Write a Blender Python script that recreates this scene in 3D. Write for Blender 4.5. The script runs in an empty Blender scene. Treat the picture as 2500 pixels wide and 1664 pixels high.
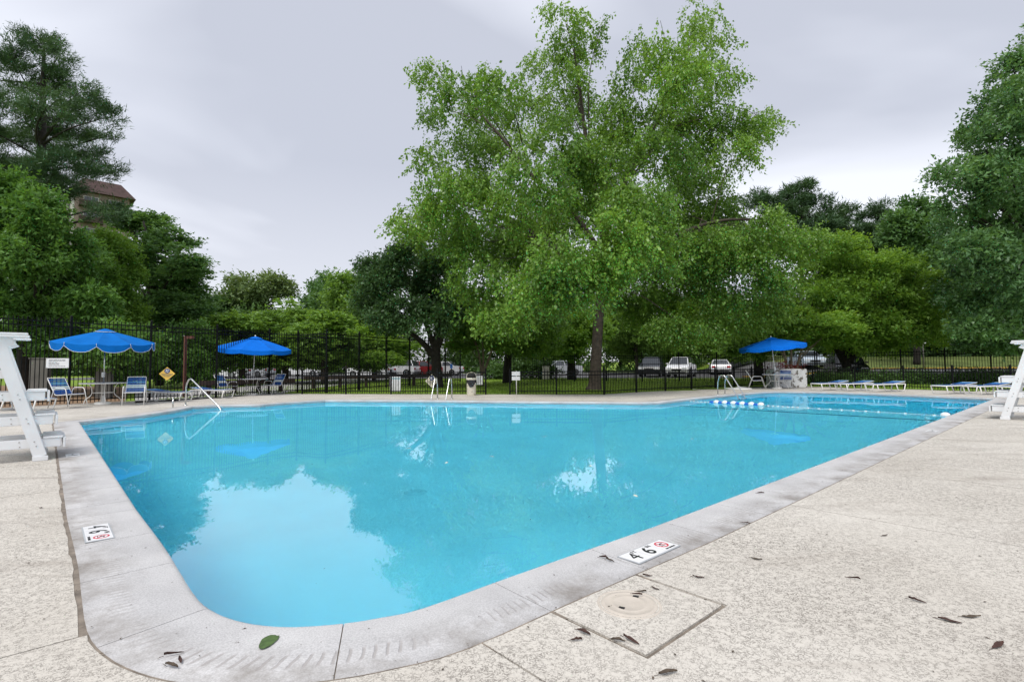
import bpy, bmesh, math, random
import numpy as np
from mathutils import Vector, Matrix
from mathutils.geometry import tessellate_polygon

random.seed(7)
SC = bpy.context.scene
COL = SC.collection

# ------------------------------------------------------------------ camera
F = 1265.0                       # focal length in photo pixels (photo 2500 x 1664)
H = 1.15                         # eye height above the deck
PITCH = math.atan2(65.0, F)
ROLL = math.radians(0.40)
R0 = Vector((1, 0, 0))
FW = Vector((0, math.cos(PITCH), math.sin(PITCH)))
U0 = Vector((0, -math.sin(PITCH), math.cos(PITCH)))
RR = R0 * math.cos(ROLL) - U0 * math.sin(ROLL)
UU = R0 * math.sin(ROLL) + U0 * math.cos(ROLL)
CAM = Vector((0, 0, H))
cd = bpy.data.cameras.new("camera")
cam = bpy.data.objects.new("camera", cd)
COL.objects.link(cam)
cd.sensor_width = 36.0
cd.lens = F / 2500.0 * 36.0
cd.clip_start = 0.05
cd.clip_end = 2000
M = Matrix.Identity(4)
for i in range(3):
    M[i][0], M[i][1], M[i][2], M[i][3] = RR[i], UU[i], -FW[i], CAM[i]
cam.matrix_world = M
SC.camera = cam

# ------------------------------------------------------------------ light
EXPOSURE = 0.99
SUN_EL, SUN_AZ = math.radians(58), math.radians(205)   # sun behind the cloud, behind and left of the camera
world = bpy.data.worlds.new("World")
SC.world = world
world.use_nodes = True
wn, wl = world.node_tree.nodes, world.node_tree.links
wn.clear()
wo = wn.new("ShaderNodeOutputWorld")
bg = wn.new("ShaderNodeBackground")
bg.inputs[1].default_value = 0.1
sky = wn.new("ShaderNodeTexSky")
sky.sky_type = 'NISHITA'
sky.sun_disc = False
sky.sun_elevation = SUN_EL
sky.sun_rotation = SUN_AZ
tc = wn.new("ShaderNodeTexCoord")
sep = wn.new("ShaderNodeSeparateXYZ")
wl.new(tc.outputs["Generated"], sep.inputs[0])
zz = wn.new("ShaderNodeMath"); zz.operation = 'ABSOLUTE'
wl.new(sep.outputs[2], zz.inputs[0])
za = wn.new("ShaderNodeMath"); za.operation = 'ADD'; za.inputs[1].default_value = 0.22
wl.new(zz.outputs[0], za.inputs[0])
dx = wn.new("ShaderNodeMath"); dx.operation = 'DIVIDE'
dy = wn.new("ShaderNodeMath"); dy.operation = 'DIVIDE'
wl.new(sep.outputs[0], dx.inputs[0]); wl.new(za.outputs[0], dx.inputs[1])
wl.new(sep.outputs[1], dy.inputs[0]); wl.new(za.outputs[0], dy.inputs[1])
cmb = wn.new("ShaderNodeCombineXYZ")
wl.new(dx.outputs[0], cmb.inputs[0]); wl.new(dy.outputs[0], cmb.inputs[1])
n1 = wn.new("ShaderNodeTexNoise")
n1.inputs["Scale"].default_value = 0.62; n1.inputs["Detail"].default_value = 5.0
n1.inputs["Roughness"].default_value = 0.42; n1.inputs["Distortion"].default_value = 0.5
mp = wn.new("ShaderNodeMapping")
mp.inputs["Location"].default_value = (1.9, 0.35, 0.0)
mp.inputs["Scale"].default_value = (1.0, 1.25, 1.0)
wl.new(cmb.outputs[0], mp.inputs[0]); wl.new(mp.outputs[0], n1.inputs["Vector"])
cr = wn.new("ShaderNodeValToRGB")
cr.color_ramp.elements[0].position = 0.42
cr.color_ramp.elements[0].color = (3.1, 3.25, 3.74, 1)
cr.color_ramp.elements[1].position = 0.56
cr.color_ramp.elements[1].color = (5.02, 5.18, 5.68, 1)
wl.new(n1.outputs[0], cr.inputs[0])
hz_ = wn.new("ShaderNodeMapRange")
hz_.inputs["From Min"].default_value = 0.02; hz_.inputs["From Max"].default_value = 0.36
hz_.inputs["To Min"].default_value = 0.60; hz_.inputs["To Max"].default_value = 0.0
wl.new(zz.outputs[0], hz_.inputs["Value"])
hmx = wn.new("ShaderNodeMixRGB"); hmx.inputs[2].default_value = (5.25, 5.3, 5.6, 1)
wl.new(hz_.outputs[0], hmx.inputs[0]); wl.new(cr.outputs[0], hmx.inputs[1])
cr = hmx
mx = wn.new("ShaderNodeMixRGB")
mx.inputs[0].default_value = 0.95
wl.new(sky.outputs[0], mx.inputs[1]); wl.new(cr.outputs[0], mx.inputs[2])
wl.new(mx.outputs[0], bg.inputs[0]); wl.new(bg.outputs[0], wo.inputs[0])

sl = bpy.data.lights.new("sun", 'SUN')
sl.energy = 1.5
sl.angle = math.radians(28)
sl.color = (1.0, 0.96, 0.9)
so = bpy.data.objects.new("sun", sl)
COL.objects.link(so)
sd = Vector((math.sin(SUN_AZ) * math.cos(SUN_EL), math.cos(SUN_AZ) * math.cos(SUN_EL), math.sin(SUN_EL)))
so.rotation_euler = sd.to_track_quat('Z', 'Y').to_euler()
so.location = (0, -5, 30)

vs = SC.view_settings
vs.view_transform = 'Standard'; vs.look = 'None'
vs.exposure = EXPOSURE; vs.gamma = 1.0; vs.use_curve_mapping = False
SC.render.engine = 'CYCLES'
SC.cycles.use_denoising = True
SC.cycles.max_bounces = 12
SC.cycles.diffuse_bounces = 7
SC.cycles.transmission_bounces = 8
SC.cycles.transparent_max_bounces = 12

# ------------------------------------------------------------------ pixel -> place helpers
def ray(u, v):
    return FW + RR * ((u - 1250.0) / F) + UU * ((832.0 - v) / F)
def gp(u, v, z=0.0):
    d = ray(u, v)
    return CAM + d * ((z - H) / d.z)
def at(u, v, y):
    d = ray(u, v)
    return CAM + d * (y / d.y)
def sstep(a, b, x):
    t = min(1.0, max(0.0, (x - a) / (b - a)))
    return t * t * (3 - 2 * t)
AD = Vector((-0.673, 0.740, 0)).normalized()    # along the short left side of the pool
BD = Vector((0.740, 0.673, 0)).normalized()     # along the long near side
def terrain(x, y):
    x, y = x / .92, y / .92
    z = 0.012 * min(max(0, y - 25), 45)
    pts = [(30, 0), (36, .35), (40, .6), (47, .85), (56, 2.0), (75, 2.6), (400, 3.0)]
    g = 0
    if y > 30:
        for (y0, z0), (y1, z1) in zip(pts, pts[1:]):
            if y <= y1:
                g = z0 + (z1 - z0) * (y - y0) / (y1 - y0); break
        else: g = 3.0
    z = z * 1.0 + sstep(22, 33, x) * max(0, g - z * .8)
    return z * .92 - 0.03

# ------------------------------------------------------------------ object helpers
def link(name, data, parent=None, m=None, loc=None):
    o = bpy.data.objects.new(name, data)
    COL.objects.link(o)
    if parent is not None: o.parent = parent
    if loc is not None: o.location = loc
    if m is not None and data is not None: 
        if not data.materials: data.materials.append(m)
    return o
def tag(o, label=None, cat=None, group=None, kind=None):
    if label: o["label"] = label
    if cat: o["category"] = cat
    if group: o["group"] = group
    if kind: o["kind"] = kind
    return o
def thing(name, label, cat, loc=(0, 0, 0), rz=0.0, group=None):
    o = link(name, None, loc=Vector(loc))
    o.rotation_euler = (0, 0, rz)
    o.empty_display_size = .2
    return tag(o, label, cat, group)
def copy_tree(root, loc, rz=None, label=None):
    def rec(o, par):
        c = o.copy(); COL.objects.link(c)
        if par is not None: c.parent = par
        for ch in list(o.children): rec(ch, c)
        return c
    r = rec(root, None)
    r.location = Vector(loc)
    if rz is not None: r.rotation_euler = (0, 0, rz)
    if label: r["label"] = label
    return r

class MB:
    def __init__(s): s.v, s.f, s.sm = [], [], []
    def add(s, vs, fs, smooth=False):
        n = len(s.v)
        s.v += [tuple(v) for v in vs]
        for f in fs:
            s.f.append(tuple(i + n for i in f)); s.sm.append(smooth)
        return s
    def box(s, c, sz, rz=0.0, rot=None):
        c = Vector(c); hx, hy, hz = sz[0] / 2, sz[1] / 2, sz[2] / 2
        R = rot if rot is not None else Matrix.Rotation(rz, 3, 'Z')
        vs = [c + R @ Vector((x * hx, y * hy, z * hz)) for z in (-1, 1) for y in (-1, 1) for x in (-1, 1)]
        return s.add(vs, [(0, 2, 3, 1), (4, 5, 7, 6), (0, 1, 5, 4), (2, 6, 7, 3), (0, 4, 6, 2), (1, 3, 7, 5)])
    def bar(s, p, q, w, h, up=(0, 0, 1)):
        p, q = Vector(p), Vector(q)
        d = (q - p); L = d.length; d.normalize()
        sx = d.cross(Vector(up))
        if sx.length < 1e-4: sx = d.cross(Vector((1, 0, 0)))
        sx.normalize(); uz = sx.cross(d)
        R = Matrix((sx, d, uz)).transposed()
        return s.box((p + q) / 2, (w, L, h), rot=R)
    def tube(s, pts, r, seg=8, caps=True, closed=False):
        pts = [Vector(p) for p in pts]; n = len(pts)
        rs = r if isinstance(r, (list, tuple)) else [r] * n
        base = len(s.v); vs = []
        prev = None
        for i, p in enumerate(pts):
            if closed: d = pts[(i + 1) % n] - pts[i - 1]
            else: d = pts[min(i + 1, n - 1)] - pts[max(i - 1, 0)]
            if d.length < 1e-9: d = Vector((0, 0, 1))
            d.normalize()
            if prev is None:
                a = d.cross(Vector((0, 0, 1)))
                if a.length < 1e-3: a = d.cross(Vector((1, 0, 0)))
            else:
                a = prev - d * prev.dot(d)
                if a.length < 1e-6: a = d.cross(Vector((1, 0, 0)))
            a.normalize(); prev = a; b = d.cross(a)
            for k in range(seg):
                t = 2 * math.pi * k / seg
                vs.append(p + a * (rs[i] * math.cos(t)) + b * (rs[i] * math.sin(t)))
        fs = []
        for i in range(n if closed else n - 1):
            j = (i + 1) % n
            for k in range(seg):
                k2 = (k + 1) % seg
                fs.append((i * seg + k, i * seg + k2, j * seg + k2, j * seg + k))
        s.add(vs, fs, True)
        if caps and not closed:
            s.f.append(tuple(base + k for k in reversed(range(seg)))); s.sm.append(False)
            s.f.append(tuple(base + (n - 1) * seg + k for k in range(seg))); s.sm.append(False)
        return s
    def lathe(s, prof, seg=24, c=(0, 0, 0), skip=None, smooth=True):
        vs = []; c = Vector(c)
        for (r, z) in prof:
            for k in range(seg):
                t = 2 * math.pi * k / seg
                vs.append(c + Vector((r * math.cos(t), r * math.sin(t), z)))
        fs = []
        for i in range(len(prof) - 1):
            for k in range(seg):
                if skip and skip(i, (k + .5) / seg): continue
                k2 = (k + 1) % seg
                fs.append((i * seg + k, i * seg + k2, (i + 1) * seg + k2, (i + 1) * seg + k))
        return s.add(vs, fs, smooth)
    def prism(s, poly, z0, z1):
        n = len(poly)
        vs = [(p[0], p[1], z0) for p in poly] + [(p[0], p[1], z1) for p in poly]
        tris = tessellate_polygon([[Vector((p[0], p[1], 0)) for p in poly]])
        fs = []
        for t in tris:
            a, b, c = [Vector((poly[i][0], poly[i][1])) for i in t]
            up = (b - a).cross(c - a) > 0
            tt = t if up else (t[0], t[2], t[1])
            fs.append(tuple(i + n for i in tt))
            fs.append(tuple(reversed(tt)))
        area = sum(poly[i][0] * poly[(i + 1) % n][1] - poly[(i + 1) % n][0] * poly[i][1] for i in range(n))
        for i in range(n):
            j = (i + 1) % n
            fs.append((i, j, j + n, i + n) if area > 0 else (j, i, i + n, j + n))
        return s.add(vs, fs)
    def extr(s, poly, axis_o, ax, ay, az, w):
        """polygon (p,q) in the plane ax, ay at axis_o, given thickness w along az (centred)."""
        n = len(poly); o = Vector(axis_o); ax, ay, az = Vector(ax), Vector(ay), Vector(az)
        vs = [o + ax * p + ay * q - az * (w / 2) for p, q in poly] + [o + ax * p + ay * q + az * (w / 2) for p, q in poly]
        tris = tessellate_polygon([[Vector((p, q, 0)) for p, q in poly]])
        fs = []
        for t in tris:
            fs.append(tuple(i + n for i in t)); fs.append(tuple(reversed(t)))
        for i in range(n):
            j = (i + 1) % n
            fs.append((i, j, j + n, i + n))
        return s.add(vs, fs)
    def mesh(s, name="mesh", xf=None, fix=True):
        me = bpy.data.meshes.new(name)
        v = [xf @ Vector(p) for p in s.v] if xf is not None else s.v
        me.from_pydata([tuple(p) for p in v], [], s.f)
        me.polygons.foreach_set("use_smooth", s.sm)
        if fix:
            bm = bmesh.new(); bm.from_mesh(me)
            bmesh.ops.recalc_face_normals(bm, faces=bm.faces)
            bm.to_mesh(me); bm.free()
        me.update()
        return me
    def build(s, name, m, parent=None, loc=None, bevel=0.0, xf=None):
        me = s.mesh(name, xf)
        if bevel:
            bm = bmesh.new(); bm.from_mesh(me)
            bmesh.ops.bevel(bm, geom=[e for e in bm.edges if e.calc_face_angle(0) > .6], offset=bevel, segments=2,
                            affect='EDGES', clamp_overlap=True)
            bm.to_mesh(me); bm.free()
        return link(name, me, parent, m, loc)

def smooth_path(pts, k=6, closed=False):
    pts = [Vector(p) for p in pts]; n = len(pts); out = []
    rng = range(n if closed else n - 1)
    for i in rng:
        p1, p2 = pts[i], pts[(i + 1) % n]
        p0 = pts[i - 1] if (closed or i > 0) else p1 * 2 - p2
        p3 = pts[(i + 2) % n] if (closed or i + 2 < n) else p2 * 2 - p1
        for j in range(k):
            t = j / k
            out.append(.5 * ((2 * p1) + (p2 - p0) * t + (2 * p0 - 5 * p1 + 4 * p2 - p3) * t * t + (3 * p1 - p0 - 3 * p2 + p3) * t ** 3))
    if not closed: out.append(pts[-1])
    return out
def round_path(pts, r, k=4):
    """polyline with rounded corners"""
    pts = [Vector(p) for p in pts]; out = [pts[0]]
    for a, b, c in zip(pts, pts[1:], pts[2:]):
        d1, d2 = (a - b), (c - b)
        rr = min(r, d1.length * .45, d2.length * .45)
        p, q = b + d1.normalized() * rr, b + d2.normalized() * rr
        for j in range(k + 1):
            t = j / k
            out.append(p * (1 - t) ** 2 + b * 2 * t * (1 - t) + q * t * t)
    out.append(pts[-1])
    return out

# ------------------------------------------------------------------ materials
def nodes_of(name):
    m = bpy.data.materials.new(name); m.use_nodes = True
    nt = m.node_tree
    return m, nt.nodes, nt.links, nt.nodes["Principled BSDF"]
def mat(name, col, rough=.6, metal=0.0, var=0.12, scale=6.0, bump=0.0, bscale=60.0, spec=.5, dirt=0.0, dirtcol=(.08, .07, .05)):
    m, n, l, p = nodes_of(name)
    p.inputs["Roughness"].default_value = rough
    p.inputs["Metallic"].default_value = metal
    p.inputs["Specular IOR Level"].default_value = spec
    tcn = n.new("ShaderNodeTexCoord")
    nz = n.new("ShaderNodeTexNoise"); nz.inputs["Scale"].default_value = scale; nz.inputs["Detail"].default_value = 5
    l.new(tcn.outputs["Object"], nz.inputs["Vector"])
    rp = n.new("ShaderNodeValToRGB")
    rp.color_ramp.elements[0].position = .3; rp.color_ramp.elements[1].position = .7
    rp.color_ramp.elements[0].color = tuple(c * (1 - var) for c in col) + (1,)
    rp.color_ramp.elements[1].color = tuple(min(1, c * (1 + var)) for c in col) + (1,)
    l.new(nz.outputs[0], rp.inputs[0])
    out = rp.outputs[0]
    if dirt > 0:
        n2 = n.new("ShaderNodeTexNoise"); n2.inputs["Scale"].default_value = scale * 2.3; n2.inputs["Detail"].default_value = 8
        l.new(tcn.outputs["Object"], n2.inputs["Vector"])
        r2 = n.new("ShaderNodeValToRGB")
        r2.color_ramp.elements[0].position = .62 - dirt * .2; r2.color_ramp.elements[1].position = .66 - dirt * .15
        l.new(n2.outputs[0], r2.inputs[0])
        mxn = n.new("ShaderNodeMixRGB"); mxn.inputs[2].default_value = dirtcol + (1,)
        l.new(r2.outputs[0], mxn.inputs[0]); l.new(out, mxn.inputs[1])
        out = mxn.outputs[0]
    l.new(out, p.inputs["Base Color"])
    if bump > 0:
        nb = n.new("ShaderNodeTexNoise"); nb.inputs["Scale"].default_value = bscale; nb.inputs["Detail"].default_value = 4
        l.new(tcn.outputs["Object"], nb.inputs["Vector"])
        bp = n.new("ShaderNodeBump"); bp.inputs["Strength"].default_value = bump; bp.inputs["Distance"].default_value = .01
        l.new(nb.outputs[0], bp.inputs["Height"]); l.new(bp.outputs[0], p.inputs["Normal"])
    return m

def deck_material(name="deck_coating"):
    m, n, l, p = nodes_of(name)
    p.inputs["Roughness"].default_value = .85
    p.inputs["Specular IOR Level"].default_value = .25
    g = n.new("ShaderNodeNewGeometry")
    def noise(sc, det=4, rough=.5, dist=0.0, vec=None):
        t = n.new("ShaderNodeTexNoise")
        t.inputs["Scale"].default_value = sc; t.inputs["Detail"].default_value = det
        t.inputs["Roughness"].default_value = rough; t.inputs["Distortion"].default_value = dist
        l.new(vec or g.outputs["Position"], t.inputs["Vector"])
        return t.outputs[0]
    def ramp(src, a, b, ca=(0, 0, 0), cb=(1, 1, 1)):
        r = n.new("ShaderNodeValToRGB")
        r.color_ramp.elements[0].position = a; r.color_ramp.elements[1].position = b
        r.color_ramp.elements[0].color = ca + (1,); r.color_ramp.elements[1].color = cb + (1,)
        l.new(src, r.inputs[0]); return r.outputs[0]
    def math_(op, a, b):
        k = n.new("ShaderNodeMath"); k.operation = op
        for i, x in enumerate((a, b)):
            if isinstance(x, (int, float)): k.inputs[i].default_value = x
            else: l.new(x, k.inputs[i])
        return k.outputs[0]
    base = ramp(noise(.55, 5, .55), .3, .7, (.505, .472, .42), (.605, .575, .522))
    fine = noise(78, 3, .5, .5)
    line = math_('ABSOLUTE', math_('SUBTRACT', fine, .5), 0)
    squig = ramp(line, .022, .055, (1, 1, 1), (0, 0, 0))          # recesses between the knocked-down islands
    gate = ramp(noise(34, 3, .6), .38, .54)
    zone = ramp(noise(.9, 4, .6), .28, .68, (.3, .3, .3), (1, 1, 1))
    mask = math_('MULTIPLY', math_('MULTIPLY', squig, gate), zone)
    dots = ramp(noise(120, 2, .5), .62, .68)
    dots = math_('MULTIPLY', dots, ramp(noise(5, 3), .42, .62))
    mask = math_('MAXIMUM', mask, math_('MULTIPLY', dots, .8))
    mx1 = n.new("ShaderNodeMixRGB"); mx1.inputs[2].default_value = (.13, .11, .095, 1)
    l.new(math_('MULTIPLY', mask, .9), mx1.inputs[0]); l.new(base, mx1.inputs[1])
    st = n.new("ShaderNodeMapping"); st.inputs["Rotation"].default_value = (0, 0, .74); st.inputs["Scale"].default_value = (.6, 2.2, 1)
    l.new(g.outputs["Position"], st.inputs[0])
    stain = ramp(noise(.8, 6, .65, .8, st.outputs[0]), .55, .80)
    mx2 = n.new("ShaderNodeMixRGB"); mx2.inputs[2].default_value = (.22, .185, .155, 1)
    l.new(math_('MULTIPLY', stain, .7), mx2.inputs[0]); l.new(mx1.outputs[0], mx2.inputs[1])
    l.new(mx2.outputs[0], p.inputs["Base Color"])
    bp = n.new("ShaderNodeBump"); bp.inputs["Strength"].default_value = .55; bp.inputs["Distance"].default_value = .006
    hgt = math_('SUBTRACT', math_('MULTIPLY', fine, .6), mask)
    l.new(hgt, bp.inputs["Height"]); l.new(bp.outputs[0], p.inputs["Normal"])
    return m

def coping_material():
    m, n, l, p = nodes_of("coping_concrete")
    p.inputs["Roughness"].default_value = .8
    p.inputs["Specular IOR Level"].default_value = .3
    g = n.new("ShaderNodeNewGeometry")
    uv = n.new("ShaderNodeUVMap"); uv.uv_map = "UVMap"
    sx = n.new("ShaderNodeSeparateXYZ"); l.new(uv.outputs[0], sx.inputs[0])
    def noise(sc, det=4, rough=.5):
        t = n.new("ShaderNodeTexNoise"); t.inputs["Scale"].default_value = sc
        t.inputs["Detail"].default_value = det; t.inputs["Roughness"].default_value = rough
        l.new(g.outputs["Position"], t.inputs["Vector"]); return t.outputs[0]
    def ramp(src, a, b, ca=(0, 0, 0), cb=(1, 1, 1)):
        r = n.new("ShaderNodeValToRGB")
        r.color_ramp.elements[0].position = a; r.color_ramp.elements[1].position = b
        r.color_ramp.elements[0].color = ca + (1,); r.color_ramp.elements[1].color = cb + (1,)
        l.new(src, r.inputs[0]); return r.outputs[0]
    def mth(op, a, b=0.0):
        k = n.new("ShaderNodeMath"); k.operation = op
        for i, x in enumerate((a, b)):
            if isinstance(x, (int, float)): k.inputs[i].default_value = x
            else: l.new(x, k.inputs[i])
        return k.outputs[0]
    base = ramp(noise(1.6, 6, .6), .3, .7, (.44, .435, .44), (.58, .575, .575))
    grit = ramp(noise(130, 3, .6), .35, .62, (.55, .55, .55), (1, 1, 1))
    mx = n.new("ShaderNodeMixRGB"); mx.blend_type = 'MULTIPLY'; mx.inputs[0].default_value = .55
    l.new(base, mx.inputs[1]); l.new(grit, mx.inputs[2])
    dirtm = mth('MULTIPLY', ramp(noise(2.1, 7, .7), .42, .64), ramp(sx.outputs[1], .22, .80))
    mx2 = n.new("ShaderNodeMixRGB"); mx2.inputs[2].default_value = (.21, .192, .175, 1)
    l.new(mth('MULTIPLY', dirtm, .9), mx2.inputs[0]); l.new(mx.outputs[0], mx2.inputs[1])
    # pressed grip ripples along the middle of each stone
    wob = mth('MULTIPLY', noise(7, 2), .6)
    skew = mth('ADD', mth('MULTIPLY', sx.outputs[0], 150.0), mth('MULTIPLY', sx.outputs[1], 9.0))
    wave = mth('SINE', mth('ADD', skew, mth('MULTIPLY', wob, 6.0)))
    bandm = mth('MULTIPLY', ramp(sx.outputs[1], .50, .55), ramp(sx.outputs[1], .74, .79, (1, 1, 1), (0, 0, 0)))
    bandm = mth('MULTIPLY', bandm, ramp(noise(1.3, 3), .40, .52))
    groove = mth('MULTIPLY', ramp(wave, .55, .95), bandm)
    mx3 = n.new("ShaderNodeMixRGB"); mx3.inputs[2].default_value = (.30, .28, .27, 1)
    l.new(mth('MULTIPLY', groove, .7), mx3.inputs[0]); l.new(mx2.outputs[0], mx3.inputs[1])
    l.new(mx3.outputs[0], p.inputs["Base Color"])
    hgt = mth('SUBTRACT', mth('MULTIPLY', noise(120, 3), .35), groove)
    bp = n.new("ShaderNodeBump"); bp.inputs["Strength"].default_value = .6; bp.inputs["Distance"].default_value = .006
    l.new(hgt, bp.inputs["Height"]); l.new(bp.outputs[0], p.inputs["Normal"])
    return m

def water_material():
    m = bpy.data.materials.new("pool_water"); m.use_nodes = True
    n, l = m.node_tree.nodes, m.node_tree.links
    n.clear()
    out = n.new("ShaderNodeOutputMaterial")
    rf = n.new("ShaderNodeBsdfRefraction"); rf.inputs["IOR"].default_value = 1.33; rf.inputs["Roughness"].default_value = 0.0
    rf.inputs["Color"].default_value = (1, 1, 1, 1)
    gl = n.new("ShaderNodeBsdfGlossy"); gl.inputs["Roughness"].default_value = 0.0; gl.inputs["Color"].default_value = (1, 1, 1, 1)
    fr = n.new("ShaderNodeFresnel"); fr.inputs["IOR"].default_value = 1.33
    geo = n.new("ShaderNodeNewGeometry")
    k1 = n.new("ShaderNodeMath"); k1.operation = 'MULTIPLY_ADD'
    k1.inputs[1].default_value = .66; k1.inputs[2].default_value = .34
    l.new(geo.outputs["Backfacing"], k1.inputs[0])
    k2 = n.new("ShaderNodeMath"); k2.operation = 'MULTIPLY'; k2.inputs[1].default_value = 1.7
    l.new(fr.outputs[0], k2.inputs[0])
    k3 = n.new("ShaderNodeMath"); k3.operation = 'MINIMUM'
    l.new(k2.outputs[0], k3.inputs[0]); l.new(k1.outputs[0], k3.inputs[1]); k2 = k3
    ms = n.new("ShaderNodeMixShader")
    l.new(k2.outputs[0], ms.inputs[0]); l.new(rf.outputs[0], ms.inputs[1]); l.new(gl.outputs[0], ms.inputs[2])
    nz = n.new("ShaderNodeTexNoise"); nz.inputs["Scale"].default_value = 1.3; nz.inputs["Detail"].default_value = 3
    l.new(geo.outputs["Position"], nz.inputs["Vector"])
    bp = n.new("ShaderNodeBump"); bp.inputs["Strength"].default_value = .03; bp.inputs["Distance"].default_value = .02
    l.new(nz.outputs[0], bp.inputs["Height"])
    for t in (rf, gl, fr): l.new(bp.outputs[0], t.inputs["Normal"])
    l.new(ms.outputs[0], out.inputs["Surface"])
    va = n.new("ShaderNodeVolumeAbsorption")
    va.inputs["Color"].default_value = (.0, .83, .95, 1); va.inputs["Density"].default_value = .36
    l.new(va.outputs[0], out.inputs["Volume"])
    return m

def leaf_material(name, lo, hi, trans=.35, rough=.5, spec=.35):
    m, n, l, p = nodes_of(name)
    at_ = n.new("ShaderNodeAttribute"); at_.attribute_name = "tint"
    rp = n.new("ShaderNodeValToRGB")
    rp.color_ramp.elements[0].color = tuple(c * 1.12 for c in lo) + (1,); rp.color_ramp.elements[1].color = tuple(c * 1.14 for c in hi) + (1,)
    l.new(at_.outputs["Fac"], rp.inputs[0])
    l.new(rp.outputs[0], p.inputs["Base Color"])
    p.inputs["Roughness"].default_value = rough
    p.inputs["Specular IOR Level"].default_value = spec
    tr = n.new("ShaderNodeBsdfTranslucent")
    hs = n.new("ShaderNodeMixRGB"); hs.blend_type = 'MULTIPLY'; hs.inputs[0].default_value = 1
    hs.inputs[2].default_value = (1.25, 1.15, .55, 1)
    l.new(rp.outputs[0], hs.inputs[1]); l.new(hs.outputs[0], tr.inputs[0])
    ms = n.new("ShaderNodeMixShader"); ms.inputs[0].default_value = trans
    l.new(p.outputs[0], ms.inputs[1]); l.new(tr.outputs[0], ms.inputs[2])
    l.new(ms.outputs[0], n["Material Output"].inputs["Surface"])
    return m

def ground_material(name, lo, hi, sc=1.5, fine=40, lo2=None):
    m, n, l, p = nodes_of(name)
    p.inputs["Roughness"].default_value = .95; p.inputs["Specular IOR Level"].default_value = .1
    g = n.new("ShaderNodeNewGeometry")
    a = n.new("ShaderNodeTexNoise"); a.inputs["Scale"].default_value = sc; a.inputs["Detail"].default_value = 6
    b = n.new("ShaderNodeTexNoise"); b.inputs["Scale"].default_value = fine; b.inputs["Detail"].default_value = 3
    l.new(g.outputs["Position"], a.inputs["Vector"]); l.new(g.outputs["Position"], b.inputs["Vector"])
    ad = n.new("ShaderNodeMath"); ad.operation = 'MULTIPLY_ADD'; ad.inputs[1].default_value = .5
    l.new(b.outputs[0], ad.inputs[0])
    hf = n.new("ShaderNodeMath"); hf.operation = 'MULTIPLY'; hf.inputs[1].default_value = .5
    l.new(a.outputs[0], hf.inputs[0]); l.new(hf.outputs[0], ad.inputs[2])
    rp = n.new("ShaderNodeValToRGB"); rp.color_ramp.elements[0].position = .34; rp.color_ramp.elements[1].position = .66
    rp.color_ramp.elements[0].color = lo + (1,); rp.color_ramp.elements[1].color = hi + (1,)
    l.new(ad.outputs[0], rp.inputs[0]); l.new(rp.outputs[0], p.inputs["Base Color"])
    bp = n.new("ShaderNodeBump"); bp.inputs["Strength"].default_value = .6; bp.inputs["Distance"].default_value = .03
    l.new(b.outputs[0], bp.inputs["Height"]); l.new(bp.outputs[0], p.inputs["Normal"])
    return m

def brick_material():
    m, n, l, p = nodes_of("brown_brick")
    p.inputs["Roughness"].default_value = .9
    t = n.new("ShaderNodeTexCoord")
    mpn = n.new("ShaderNodeMapping"); mpn.inputs["Rotation"].default_value = (math.pi / 2, 0, 0)
    b = n.new("ShaderNodeTexBrick"); b.inputs["Scale"].default_value = 4
    b.inputs["Color1"].default_value = (.20, .105, .075, 1); b.inputs["Color2"].default_value = (.15, .08, .06, 1)
    b.inputs["Mortar"].default_value = (.27, .24, .21, 1)
    l.new(t.outputs["Object"], mpn.inputs[0]); l.new(mpn.outputs[0], b.inputs["Vector"])
    l.new(b.outputs[0], p.inputs["Base Color"])
    return m

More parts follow.
